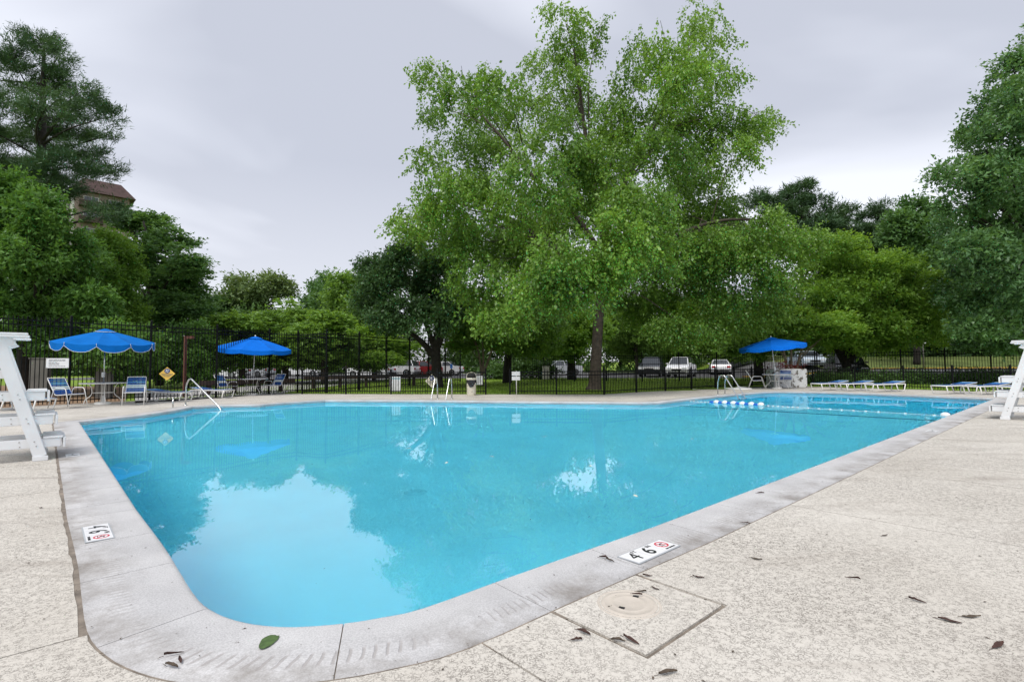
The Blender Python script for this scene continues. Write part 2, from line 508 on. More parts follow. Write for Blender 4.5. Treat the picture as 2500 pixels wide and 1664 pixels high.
MT = dict(
    deck=deck_material(), coping=coping_material(), water=water_material(),
    joint=mat("joint_dirt", (.19, .16, .13), .95, var=.45, scale=9, bump=.6, bscale=60),
    plaster=mat("pool_plaster", (.50, .89, .94), .8, var=.05, scale=1.2),
    tile=mat("waterline_tile_glaze", (.30, .62, .70), .25, var=.15, scale=7),
    black=mat("black_powder_coat", (.006, .007, .008), .6, var=.2, spec=.12),
    white=mat("white_painted_board", (.72, .73, .74), .5, var=.05, scale=2.0, bump=.1, bscale=30),
    whitetube=mat("white_coated_tube", (.74, .73, .70), .35, var=.06),
    plastic=mat("white_plastic", (.78, .78, .76), .4, var=.04),
    steel=mat("polished_steel", (.55, .56, .56), .22, metal=1.0, var=.1, scale=12),
    blue=mat("blue_canvas", (.003, .125, .44), .85, var=.12, scale=2.5, bump=.25, bscale=14, spec=.1),
    blue2=mat("bright_blue_canvas", (.002, .13, .58), .85, var=.10, scale=2.5, bump=.25, bscale=12, spec=.1),
    strapblue=mat("blue_vinyl_strap", (.012, .085, .33), .4, var=.15),
    straplight=mat("bleached_blue_strap", (.05, .23, .55), .4, var=.15),
    strapwhite=mat("pale_vinyl_strap", (.50, .62, .68), .4, var=.08),
    cream=mat("cream_can_shell", (.60, .57, .47), .45, var=.07, scale=4, dirt=.08, dirtcol=(.3, .28, .22)),
    bag=mat("black_bin_bag", (.012, .012, .014), .25, var=.3, scale=10, bump=.9, bscale=22),
    dark=mat("dark_void", (.01, .01, .01), .9),
    signwhite=mat("white_sign_face", (.70, .71, .72), .45, var=.04, scale=5),
    signyellow=mat("yellow_sign_face", (.78, .50, .09), .45, var=.12, scale=9),
    signfade=mat("faded_sign_face", (.66, .62, .50), .5, var=.1, scale=7),
    print=mat("dark_print", (.10, .10, .11), .6),
    printgrey=mat("grey_print", (.36, .38, .40), .6),
    printteal=mat("teal_print", (.25, .42, .46), .6),
    printblue=mat("blue_print", (.02, .04, .16), .6),
    ink=mat("black_tile_ink", (.015, .015, .018), .4),
    red=mat("red_tile_ink", (.55, .012, .05), .4),
    ceramic=mat("white_ceramic_tile", (.74, .74, .75), .3, var=.03, scale=12),
    lid=mat("beige_skimmer_lid", (.50, .45, .39), .55, var=.08, scale=10, bump=.2),
    rust=mat("rust_brown_paint", (.10, .032, .022), .7, var=.3, scale=5),
    timber=mat("dark_brown_timber", (.045, .028, .022), .85, var=.35, scale=4, bump=.4),
    chipped=mat("chipped_white_paint", (.62, .63, .62), .7, var=.1, scale=2.5, bump=.3, dirt=.35, dirtcol=(.14, .13, .11)),
    bark=mat("grey_brown_bark", (.060, .047, .036), .95, var=.45, scale=7, bump=1.0, bscale=22),
    barkdark=mat("dark_bark", (.022, .018, .015), .95, var=.4, scale=7, bump=1.0, bscale=22),
    barkpale=mat("pale_smooth_bark", (.16, .125, .09), .9, var=.3, scale=5, bump=.5),
    asphalt=mat("worn_asphalt", (.10, .10, .105), .9, var=.2, scale=.8, bump=.3, bscale=50),
    concrete=mat("path_concrete", (.34, .33, .325), .9, var=.15, scale=.9, bump=.3),
    yellowpaint=mat("faded_yellow_kerb_paint", (.56, .36, .05), .8, var=.35, scale=1.5, dirt=.4, dirtcol=(.35, .20, .12)),
    lawn=ground_material("mown_lawn", (.11, .19, .026), (.24, .33, .055), .7, 30),
    dirt=ground_material("bare_dirt", (.19, .12, .075), (.30, .21, .14), 1.2, 20),
    brick=brick_material(),
    roofbrown=mat("brown_mansard_shingle", (.062, .036, .034), .9, var=.3, scale=1.5, bump=.5, bscale=10),
    glass=mat("dark_window_glass", (.03, .036, .042), .08, var=.2, spec=.8),
    palewall=mat("pale_render", (.55, .54, .50), .9, var=.06, scale=.5),
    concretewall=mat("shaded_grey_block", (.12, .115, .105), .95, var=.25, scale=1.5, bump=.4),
    tyre=mat("tyre_rubber", (.015, .015, .015), .9),
    rim=mat("alloy_rim", (.35, .36, .37), .3, metal=.9),
    lamp=mat("headlamp_lens", (.65, .67, .70), .15, var=.1),
    taillamp=mat("red_lamp_lens", (.38, .01, .015), .2, var=.1),
    leafbrown=mat("dead_leaf", (.060, .026, .018), .8, var=.5, scale=30),
    leafbrown2=mat("dull_dead_leaf", (.085, .062, .042), .85, var=.5, scale=30),
    leafgreen=mat("fallen_green_leaf", (.055, .105, .022), .55, var=.35, scale=40),
    blackline=mat("dark_pool_line", (.02, .08, .12), .8),
    buoyblue=mat("blue_float_foam", (.01, .12, .50), .45, var=.1),
)

# ------------------------------------------------------------------ pool outline (inner lip of the coping)
OUT_PX_NEAR = [(320, 1243), (383, 1331), (420, 1394), (463, 1463), (508, 1497), (564, 1518), (630, 1530), (719, 1534),
               (838, 1525), (933, 1510), (1040, 1486), (1247, 1411), (1445, 1341)]
def ab(p):
    q = Vector((p[0], p[1], 0)) - ORG
    return q.dot(AD), q.dot(BD)
LB = gp(187.5, 1028); RF = gp(2433, 971.5)
P_near_r = gp(1604, 1285.5)
# corner of the two straight near sides is the origin of the pool's own axes
NCOR = gp(587, 1647)
BD = (RF - P_near_r); BD.z = 0; BD.normalize()
AD = Vector((-BD.y, BD.x, 0))
ORG = Vector((NCOR.x, NCOR.y, 0))
def P(a, b, z=0.0):
    return ORG + AD * a + BD * b + Vector((0, 0, z))
near_curve = smooth_path([gp(u, v) for u, v in OUT_PX_NEAR], 3)
far_px = [(350, 1011), (425, 1000), (470, 991), (528, 988), (636, 986), (700, 981), (793, 975.5), (1000, 976), (1300, 979), (1560, 981),
          (1610, 980), (1700, 970), (1802, 960.5), (1870, 955.5), (1900, 954.5), (1990, 955.5), (2100, 958.6)]
far_pts = [gp(u, v) for u, v in far_px]
# counter-clockwise seen from above: near curve (left to right) -> right end -> far side -> left end
outline = [Vector((p.x, p.y, 0)) for p in near_curve]
outline += [Vector((P_near_r.x, P_near_r.y, 0)), RF.copy()]
outline += list(reversed(far_pts)) + [LB.copy()]
def resample(poly, step, closed=True):
    pts = []; n = len(poly)
    for i in range(n if closed else n - 1):
        a, b = poly[i], poly[(i + 1) % n]
        k = max(1, int(round((b - a).length / step)))
        for j in range(k): pts.append(a.lerp(b, j / k))
    if not closed: pts.append(poly[-1])
    return pts
def normals(poly):
    n = len(poly); ns = []
    for i in range(n):
        d = (poly[(i + 1) % n] - poly[i - 1]); d.z = 0; d.normalize()
        ns.append(Vector((d.y, -d.x, 0)))      # outward for a counter-clockwise outline
    return ns
RES = resample(outline, .13)
RN = normals(RES)
for _ in range(3):                             # soften normals at the corners
    RN = [(RN[i - 1] + RN[i] * 2 + RN[(i + 1) % len(RN)]).normalized() for i in range(len(RN))]
CW = .40                                        # coping width
WZ = -.115                                      # water level

# coping stones
coping = tag(link("pool_coping", None), "pale grey precast coping stones with pressed grip ripples around the pool", kind="structure")
arc = [0.0]
for i in range(1, len(RES)): arc.append(arc[-1] + (RES[i] - RES[i - 1]).length)
perim = arc[-1] + (RES[0] - RES[-1]).length
PROF = [(-.035, -.085), (-.045, -.06), (-.045, -.03), (-.036, -.010), (-.018, -.001), (.0, .0), (.2, -.003), (CW, -.006), (CW, -.10), (-.02, -.10)]
def coping_piece(i0, i1):
    n = len(RES); idx = list(range(i0, i1 + 1))
    vs, uvs, fs = [], [], []
    k = len(PROF)
    for t, i in enumerate(idx):
        j = i % n
        p, nn = RES[j].copy(), RN[j]
        tg = Vector((-nn.y, nn.x, 0))
        if t == 0: p = p + tg * .0025
        if t == len(idx) - 1: p = p - tg * .0025
        s_ = arc[j] + (perim if i >= n else 0)
        for (o, z) in PROF:
            vs.append(p + nn * o + Vector((0, 0, z))); uvs.append((s_, max(0, o) / CW))
    m_ = len(idx)
    for t in range(m_ - 1):
        for q in range(k):
            q2 = (q + 1) % k
            fs.append((t * k + q, (t + 1) * k + q, (t + 1) * k + q2, t * k + q2))
    nv = len(vs)
    vs += vs[:k] + vs[(m_ - 1) * k:m_ * k]; uvs += uvs[:k] + uvs[(m_ - 1) * k:m_ * k]
    fs.append(tuple(nv + q for q in range(k))); fs.append(tuple(nv + k + q for q in reversed(range(k))))
    me = bpy.data.meshes.new("coping_stone")
    me.from_pydata([tuple(v) for v in vs], [], fs)
    ul = me.uv_layers.new(name="UVMap")
    li = np.zeros(len(me.loops), dtype=np.int32); me.loops.foreach_get("vertex_index", li)
    ul.data.foreach_set("uv", np.array(uvs)[li].ravel())
    bm = bmesh.new(); bm.from_mesh(me); bmesh.ops.recalc_face_normals(bm, faces=bm.faces); bm.to_mesh(me); bm.free()
    sm = [len(p_.vertices) == 4 for p_ in me.polygons]
    me.polygons.foreach_set("use_smooth", sm)
    link("coping_stone", me, coping, MT["coping"])
i = 0
while i < len(RES):
    j = i
    while j < len(RES) and arc[min(j, len(RES) - 1)] - arc[i] < .76: j += 1
    if len(RES) - j < 3: j = len(RES)
    coping_piece(i, j); i = j
# bedding under the coping
def strip(o0, o1, z0, z1, name, m, kind="structure", label=None, step=1, parent=None):
    mb = MB(); n = len(RES); vs = []
    for p, nn in zip(RES, RN):
        vs.append(p + nn * o0 + Vector((0, 0, z0))); vs.append(p + nn * o1 + Vector((0, 0, z1)))
    fs = [(2 * i, 2 * i + 1, (2 * ((i + 1) % n)) + 1, 2 * ((i + 1) % n)) for i in range(n)]
    mb.add(vs, fs)
    o = mb.build(name, m, parent)
    if parent is None: tag(o, label, kind=kind)
    return o
strip(.010, CW + .10, -.006, -.0115, "coping_bed", MT["joint"], label="gritty dark mortar joint between the coping stones and the deck")
# basin
def floor_z(a, b):
    return -1.42 - 1.25 * sstep(16.2, 22, b)
basin = tag(link("pool_basin", None), "pale blue plastered pool basin under the water", kind="structure")
mb = MB(); na, nb = 30, 44; vs = []
for ia in range(na + 1):
    for ib in range(nb + 1):
        a, b = -1.5 + 21 * ia / na, -2 + 32 * ib / nb
        vs.append(P(a, b, floor_z(a, b)))
fs = [(ia * (nb + 1) + ib, ia * (nb + 1) + ib + 1, (ia + 1) * (nb + 1) + ib + 1, (ia + 1) * (nb + 1) + ib) for ia in range(na) for ib in range(nb)]
mb.add(vs, fs, True)
mb.build("basin_floor", MT["plaster"], basin)
strip(-.008, -.008, -3.2, -.20, "basin_wall", MT["plaster"], parent=basin)
strip(-.014, -.014, -.26, -.102, "waterline_tile", MT["tile"], parent=basin)
b_ln = ab(gp(1900, 1011, 0))[1]
mb = MB(); mb.box(P(4.1, 15.9, floor_z(4, 15.9) + .006), (8.0, .16, .006), rz=math.atan2(AD.y, AD.x))
mb.build("depth_line", MT["blackline"], basin)
dr = gp(1014, 1290, -.9)
mb = MB(); mb.lathe([(0, .012), (.10, .012), (.13, .008), (.15, 0)], 24)
mb.build("main_drain", mat("drain_grille", (.42, .78, .84), .5), basin, loc=(dr.x, dr.y, floor_z(0, 0) + .002))
# water
n = len(RES); wm = MB()
ring = [p + nn * .02 for p, nn in zip(RES, RN)]
vs = [(p.x, p.y, WZ) for p in ring] + [(p.x, p.y, -3.6) for p in ring]
tris = tessellate_polygon([[Vector((p.x, p.y, 0)) for p in ring]])
fs = []
for t in tris:
    a, b, c = [Vector(vs[i][:2]) for i in t]
    tt = t if (b - a).cross(c - a) > 0 else (t[0], t[2], t[1])
    fs.append(tt); fs.append(tuple(i + n for i in reversed(tt)))
for i in range(n):
    j = (i + 1) % n; fs.append((i, i + n, j + n, j))
wm.add(vs, fs)
me = wm.mesh("pool_water", fix=True)
tag(link("pool_water", me, None, MT["water"]), "still turquoise pool water mirroring the trees and sky", kind="structure")

# ------------------------------------------------------------------ deck
def outer_at(i, extra=.0):
    return RES[i % n] + RN[i % n] * (CW + .012 + extra)
OUTER = [outer_at(i) for i in range(n)]
OAB = [ab(p) for p in OUTER]
iLB = min(range(n), key=lambda i: (RES[i] - LB).length)
iRF = min(range(n), key=lambda i: (RES[i] - RF).length)
deck = tag(link("pool_deck", None), "cream textured concrete deck with dark speckles around the pool", kind="structure")
EDGE = -.455
def slab(poly_ab=None, poly=None, z=-.008, name="deck_slab"):
    pts = poly if poly is not None else [P(a, b) for a, b in poly_ab]
    mb_ = MB(); mb_.prism([(p.x, p.y) for p in pts], z - .08, z)
    return mb_.build(name, MT["deck"], deck)
G = .005
# corner slab between the two near joints
jl = ab(gp(241, 1536)); jr = ab(gp(1189, 1571))
aL, bR = jl[0], jr[1]
edge_pts = []
for i in range(n):                                   # outer outline points round the near corner, left to right
    a, b = OAB[i]
    if a < aL - G and b < bR - G and (a < 3 and b < 3): edge_pts.append((i, a, b))
iL0 = min(range(n), key=lambda i: abs(OAB[i][0] - aL) + (50 if OAB[i][1] > 1 else 0))
iR0 = min(range(n), key=lambda i: abs(OAB[i][1] - bR) + (50 if OAB[i][0] > 1 else 0))
def idx_range(i0, i1):
    r = [i0]
    while r[-1] != i1: r.append((r[-1] + 1) % n)
    return r
cor = [OAB[i] for i in idx_range(iL0, iR0)]
cor = [c for c in cor if c[0] < aL - G and c[1] < bR - G]
slab([(aL - G, -9)] + [(aL - G, min(cor[0][1], EDGE + .1))] + cor + [(min(cor[-1][0], EDGE + .1), bR - G), (-9, bR - G), (-9, -9)])
# right side slabs (joints square to the coping); a square slab round the skimmer lid
skim = gp(1536, 1469)
ska, skb = ab(skim)
sk_edges = [ab(gp(1350, 1489)), ab(gp(1590, 1411)), ab(gp(1760, 1478)), ab(gp(1560, 1590))]
bs0, bs1 = sk_edges[0][1], sk_edges[1][1]
aS = min(sk_edges[2][0], sk_edges[3][0])
def outer_between_b(b0, b1):
    r = []
    for i in range(n):
        a, b = OAB[i]
        if a < 1.2 and b0 < b < b1: r.append((a, b))
    return sorted(r, key=lambda q: q[1])
def a_edge(b):
    c = min((i for i in range(n) if OAB[i][0] < 1.2), key=lambda i: abs(OAB[i][1] - b))
    return OAB[c][0]
def slab_r(b0, b1, a1=-11.0, a0=None):
    top = outer_between_b(b0 + G, b1 - G) if a0 is None else []
    a_s = a_edge(b0) if a0 is None else a0; a_e = a_edge(b1) if a0 is None else a0
    slab([(a_s, b0 + G)] + top + [(a_e, b1 - G), (a1, b1 - G), (a1, b0 + G)])
GS = .011
cut1 = (bs1 + ab(gp(2130, 1146))[1]) / 2
oc0 = outer_between_b(bR + G, bs0 - GS); oc1 = outer_between_b(bs1 + GS, cut1 - G)
slab([(a_edge(bR), bR + G)] + oc0 + [(a_edge(bs0), bs0 - GS), (aS - GS, bs0 - GS), (aS - GS, bs1 + GS), (a_edge(bs1), bs1 + GS)] + oc1 +
     [(a_edge(cut1), cut1 - G), (-11.0, cut1 - G), (-11.0, bR + G)])
slab([(a_edge(bs0), bs0 + GS)] + outer_between_b(bs0 + GS, bs1 - GS) + [(a_edge(bs1), bs1 - GS), (aS + GS, bs1 - GS), (aS + GS, bs0 + GS)])
b = bs1
jr2 = [ab(gp(2130, 1146))[1], ab(gp(2198, 1122))[1]]
cuts = [cut1, jr2[0], jr2[1]]
while cuts[-1] < 31: cuts.append(cuts[-1] + 3.0)
for c0, c1 in zip(cuts, cuts[1:]): slab_r(c0, c1)
# left side slabs
def outer_between_a(a0, a1):
    r = []
    for i in range(n):
        a, b = OAB[i]
        if b < .6 and a0 < a < a1 and a < ab(LB)[0] + .3: r.append((a, b))
    return sorted(r, key=lambda q: -q[0])
FARA = 19.5
bl = OAB[iLB][1]
cuts = [aL, ab(gp(178, 1190))[0], 6.6, 9.4, OAB[iLB][0]]
for c0, c1 in zip(cuts, cuts[1:]):
    mid = outer_between_a(c0 + G, c1 - G)
    e0 = mid[-1][1] if mid else EDGE; e1 = mid[0][1] if mid else EDGE
    slab([(c0 + G, e0 - .02), (c0 + G, -14), (c1 - G, -14), (c1 - G, e1 - .02)] + [(q_[0], q_[1] - .014 - .003 * (math.sin(q_[0] * 9) + math.sin(q_[0] * 23 + 1) + .8 * math.sin(q_[0] * 41))) for q_ in mid])
# far deck: from the left corner round the far sides to the right corner
fence_tall_px = [(-160, 1004), (167, 986), (527, 969), (656, 961), (726, 958)]
FT = [gp(u, v) for u, v in fence_tall_px]
FLOW = [gp(738, 961), gp(1186, 962), gp(1245, 962), gp(1475, 962), gp(1554, 957), gp(1747, 947.5), gp(1876, 941.5)]
FR = [gp(1985, 943), gp(2207, 949), gp(2470, 958), gp(2720, 968)]
far_ring = [OUTER[i] for i in reversed(idx_range(iRF, iLB))]   # LB -> ... -> RF
fl = [P(OAB[iLB][0], -14)] + [FT[0] + Vector((-1.5, .4, 0))] + [p + Vector((-.10, .12, 0)) for p in FT] + \
     [p + Vector((0, .14, 0)) for p in FLOW] + [p + Vector((.05, .14, 0)) for p in FR] + [P(OAB[iRF][0], 34)]
poly = [OUTER[iLB]] + far_ring[1:-1] + [OUTER[iRF]] + list(reversed(fl))
slab(poly=poly, z=-.010, name="far_deck_slab")
# base under the joints
def base_poly(poly_ab, name):
    mb_ = MB(); pts = [P(a, b_) for a, b_ in poly_ab]
    mb_.prism([(p.x, p.y) for p in pts], -.12, -.018)
    mb_.build(name, MT["joint"], deck)
base_poly([(-.42, -9), (-.42, 32), (-11, 32), (-11, -9)], "joint_bed")
base_poly([(14, -.40), (14, -14), (-.41, -14), (-.41, -.40)], "joint_bed")

# lawn & terrain
deck_poly2d = [(p.x, p.y) for p in fl] + [(P(-11, 34).x, P(-11, 34).y), (P(-11, -14).x, P(-11, -14).y)]
def inside(x, y, poly):
    c = False; m_ = len(poly); j = m_ - 1
    for i in range(m_):
        xi, yi = poly[i]; xj, yj = poly[j]
        if (yi > y) != (yj > y) and x < (xj - xi) * (y - yi) / (yj - yi) + xi: c = not c
        j = i
    return c
xs = [-600, -300, -180, -120, -90, -70, -58] + [-50 + 1.0 * i for i in range(112)] + [64, 70, 80, 100, 140, 250, 600]
ys = [-300, -120, -60, -40, -30] + [-25 + 1.0 * i for i in range(104)] + [82, 90, 105, 130, 180, 300, 700]
vs = [(x, y, terrain(x, y)) for y in ys for x in xs]
nx = len(xs); ins = [inside(v[0], v[1], deck_poly2d) for v in vs]
fs = []
for jy in range(len(ys) - 1):
    for ix in range(nx - 1):
        q = (jy * nx + ix, jy * nx + ix + 1, (jy + 1) * nx + ix + 1, (jy + 1) * nx + ix)
        if all(ins[k] for k in q): continue
        fs.append(q)
mb = MB(); mb.add(vs, fs, True)
tag(mb.build("lawn", MT["lawn"]), "mown green lawn spreading beyond the pool fence", kind="structure")

def drape(name, px=None, m=None, label=None, pts=None, lift=.02, step=1.5):
    if pts is None: pts = [gp(u, v, .05) for u, v in px]
    poly2 = [(p.x, p.y) for p in pts]
    x0, x1 = min(p[0] for p in poly2), max(p[0] for p in poly2); y0, y1 = min(p[1] for p in poly2), max(p[1] for p in poly2)
    bm = bmesh.new()
    bv = [bm.verts.new((x, y, 0)) for x, y in poly2]
    bm.faces.new(bv)
    def cut(co, no):
        g_ = bm.verts[:] + bm.edges[:] + bm.faces[:]
        bmesh.ops.bisect_plane(bm, geom=g_, plane_co=co, plane_no=no)
    x = math.ceil(x0)
    while x < x1: cut((x, 0, 0), (1, 0, 0)); x += 1
    y = math.ceil(y0)
    while y < y1: cut((0, y, 0), (0, 1, 0)); y += 1
    for v in bm.verts: v.co.z = terrain(v.co.x, v.co.y) + lift
    bmesh.ops.triangulate(bm, faces=bm.faces[:])
    bmesh.ops.recalc_face_normals(bm, faces=bm.faces[:])
    me_ = bpy.data.meshes.new(name); bm.to_mesh(me_); bm.free()
    if me_.polygons and me_.polygons[0].normal.z < 0: me_.flip_normals()
    o = link(name, me_, None, m)
    return tag(o, label, kind="structure")
drape("footpath", [(330, 957), (480, 953), (600, 945), (740, 934), (900, 925), (985, 919), (1000, 923), (930, 933), (800, 945), (742, 950), (690, 957), (600, 963), (480, 971), (330, 979)],
      MT["concrete"], "pale concrete footpath running along the outside of the tall fence")
drape("dirt_bed", [(-120, 944), (60, 944), (300, 946), (310, 960), (300, 980), (160, 986), (-120, 999)], MT["dirt"],
      "bare tan dirt strip behind the tall fence at the left", lift=.012)
Vv = Vector
drape("parking_lot", None, MT["asphalt"], "grey asphalt car park beyond the lawn",
      [Vv((-46, 49, 0)), Vv((4, 44, 0)), Vv((12, 41.5, 0)), Vv((27, 39, 0)), Vv((27, 62, 0)), Vv((-46, 66, 0))], lift=.03)
drape("road", None, MT["asphalt"], "grey asphalt road along the grass bank at the right",
      [Vv((18.5, 35.8, 0)), Vv((56, 35.8, 0)), Vv((56, 42.6, 0)), Vv((18.5, 42.6, 0))], lift=.03)
drape("grass_bank", None, ground_material("shade_toned_bank_grass", (.055, .075, .022), (.15, .19, .058), .5, 18), "rough grass bank, coloured darker for tree shade, rising behind the yellow kerb",  # dry grass tones, with the oak canopy's shade painted into the colour
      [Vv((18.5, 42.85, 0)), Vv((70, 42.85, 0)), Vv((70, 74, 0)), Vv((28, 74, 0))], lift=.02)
mb = MB()
for i in range(40):
    x0 = 19 + i * .9; y = 42.75
    mb.bar((x0, y, terrain(x0, y) + .06), (x0 + .88, y, terrain(x0 + .88, y) + .06), .16, .16)
tag(mb.build("road_kerb", MT["yellowpaint"]), "faded yellow painted kerb between the road and the grass bank", kind="structure")

# grass blades near the fence so the lawn edge reads as grass
rng = np.random.default_rng(5)
NB = 70000
gy = 20.5 + 24 * rng.random(NB) ** 1.6; gx = -14 + 42 * rng.random(NB)
keep = np.array([not inside(x, y, deck_poly2d) for x, y in zip(gx, gy)])
gx, gy = gx[keep], gy[keep]; NB = len(gx)
gz = np.array([terrain(x, y) for x, y in zip(gx, gy)])
hh = .035 + .055 * rng.random(NB); an = rng.random(NB) * 6.283; ww = .012 + .014 * rng.random(NB)
lx, ly = (rng.random(NB) - .5) * .07, (rng.random(NB) - .5) * .07
V3 = np.zeros((NB, 3, 3))
V3[:, 0] = np.stack([gx - ww * np.cos(an), gy - ww * np.sin(an), gz - .005], 1)
V3[:, 1] = np.stack([gx + ww * np.cos(an), gy + ww * np.sin(an), gz - .005], 1)
V3[:, 2] = np.stack([gx + lx, gy + ly, gz + hh], 1)
def np_mesh(name, verts, k, tint=None):
    """verts (N,k,3): N separate faces of k corners"""
    N = verts.shape[0]
    me_ = bpy.data.meshes.new(name)
    me_.vertices.add(N * k); me_.vertices.foreach_set("co", verts.reshape(-1).astype(np.float32))
    me_.loops.add(N * k); me_.loops.foreach_set("vertex_index", np.arange(N * k, dtype=np.int32))
    me_.polygons.add(N); me_.polygons.foreach_set("loop_start", np.arange(0, N * k, k, dtype=np.int32))
    me_.polygons.foreach_set("loop_total", np.full(N, k, dtype=np.int32))
    me_.update(calc_edges=True)
    if tint is not None:
        a_ = me_.attributes.new("tint", 'FLOAT', 'FACE'); a_.data.foreach_set("value", tint.astype(np.float32))
    return me_
grass_mat = leaf_material("grass_blades", (.10, .19, .026), (.28, .42, .07), .4, .6, .2)
tag(link("grass", np_mesh("grass", V3, 3, rng.random(NB)), None, grass_mat), "short grass blades and clover over the lawn", "grass", kind="stuff")

# ------------------------------------------------------------------ trees
def leaves(P_, T_, S_, ln, wd, fold=.25):
    """quads: base, left, tip, right.  P_ base, T_ direction, S_ side (N,3)"""
    Nn = np.cross(T_, S_); Nn /= np.maximum(1e-6, np.linalg.norm(Nn, axis=1))[:, None]
    ln, wd = ln[:, None], wd[:, None]
    V = np.zeros((len(P_), 4, 3))
    V[:, 0] = P_
    V[:, 1] = P_ + T_ * ln * .45 - S_ * wd * .5 + Nn * wd * fold * .5
    V[:, 2] = P_ + T_ * ln - Nn * ln * .08
    V[:, 3] = P_ + T_ * ln * .5 + S_ * wd * .5 + Nn * wd * fold * .5
    return V
def tri_leaves(P_, T_, S_, ln, wd):
    ln, wd = ln[:, None], wd[:, None]
    V = np.zeros((len(P_), 3, 3))
    V[:, 0] = P_ - S_ * wd * .5
    V[:, 1] = P_ + S_ * wd * .5
    V[:, 2] = P_ + T_ * ln
    return V
def unit(a): return a / np.maximum(1e-6, np.linalg.norm(a, axis=1))[:, None]
def crown_mesh(lobes, nleaf, size, style, seed, aspect=.6, clumps=9, inner=.45):
    r = np.random.default_rng(seed)
    L = np.array(lobes, dtype=float)
    w = (L[:, 3] * L[:, 4] * L[:, 5]) ** .72
    if style == 'weep': w *= 1.35 - .85 * (L[:, 2] - L[:, 2].min()) / np.ptp(L[:, 2])
    # clumps inside lobes
    Cc, Cr, Cw, Cd = [], [], [], []
    for q, ww_ in zip(L, w):
        k = clumps
        d = unit(r.normal(size=(k, 3)))
        rad = inner + (1 - inner) * r.random(k) ** .6
        c = q[:3] + d * rad[:, None] * q[3:6] * .85
        Cc.append(c); Cr.append(np.tile(q[3:6] * (.25 if style == 'pine' else .34), (k, 1)) * (.7 + .6 * r.random((k, 1))))
        Cw.append(np.full(k, ww_ / k) * (.5 + r.random(k))); Cd.append(d)
    Cc, Cr, Cw, Cd = map(np.concatenate, (Cc, Cr, Cw, Cd))
    ctint = np.repeat(r.random(len(L)), clumps) * .5 + r.random(len(Cc)) * .5
    K = dict(weep=18, broad=9, pine=16, layer=10)[style]
    ns = max(1, nleaf // K)
    ci = r.choice(len(Cc), ns, p=Cw / Cw.sum())
    g = r.normal(size=(ns, 3)); g /= np.maximum(1, np.linalg.norm(g, axis=1) / (2.15 if style == 'weep' else 2.0))[:, None]
    S0 = Cc[ci] + g * Cr[ci] * .62
    outd = unit(Cd[ci] * .8 + g * .5)
    if style == 'weep':
        D = unit(outd * np.array([.55, .55, .15]) + np.array([0, 0, -.75]) + r.normal(size=(ns, 3)) * .22)
        LS = .45 + .75 * r.random(ns)
    elif style == 'broad':
        D = unit(outd * .8 + np.array([0, 0, .05]) + r.normal(size=(ns, 3)) * .45); LS = (.28 + .35 * r.random(ns)) * max(1, size / .14)
    elif style == 'layer':
        D = unit(outd * np.array([1, 1, .1]) + np.array([0, 0, -.02]) + r.normal(size=(ns, 3)) * np.array([.5, .5, .10])); LS = .35 + .45 * r.random(ns)
    else:
        D = unit(outd * np.array([1, 1, .2]) + np.array([0, 0, .28]) + r.normal(size=(ns, 3)) * .25); LS = .30 + .3 * r.random(ns)
    N = ns * K
    si = np.repeat(np.arange(ns), K)
    t = np.tile((np.arange(K) + .5) / K, ns) + r.normal(size=N) * .04
    Pp = S0[si] + D[si] * (t * LS[si])[:, None]
    jit = .06 if style in ('weep', 'pine') else .07
    if style == 'layer': Pp += r.normal(size=(N, 3)) * np.array([.12, .12, .03])
    else: Pp += r.normal(size=(N, 3)) * jit * max(1, size / .14)
    if style == 'weep': T = unit(D[si] * .7 + np.array([0, 0, -.35]) + r.normal(size=(N, 3)) * .55)
    elif style == 'pine': T = unit(D[si] * .9 + r.normal(size=(N, 3)) * .55)
    elif style == 'layer': T = unit(D[si] * .6 + r.normal(size=(N, 3)) * np.array([.8, .8, .22]))
    else: T = unit(D[si] * .6 + np.array([0, 0, -.12]) + r.normal(size=(N, 3)) * .6)
    up = np.array([0, 0, 1.0]) + r.normal(size=(N, 3)) * (.85 if style == 'weep' else .7 if style == 'layer' else .6)
    Sd = unit(np.cross(T, up))
    ln = size * (.55 + .9 * r.random(N)); wd = ln * aspect
    tint = np.clip(ctint[ci][si] * .6 + r.random(N) * .4, 0, 1)
    if style != 'weep': return np_mesh("crown", tri_leaves(Pp, T, Sd, ln, wd * 1.15), 3, tint), Cc
    return np_mesh("crown", leaves(Pp, T, Sd, ln, wd), 4, tint), Cc
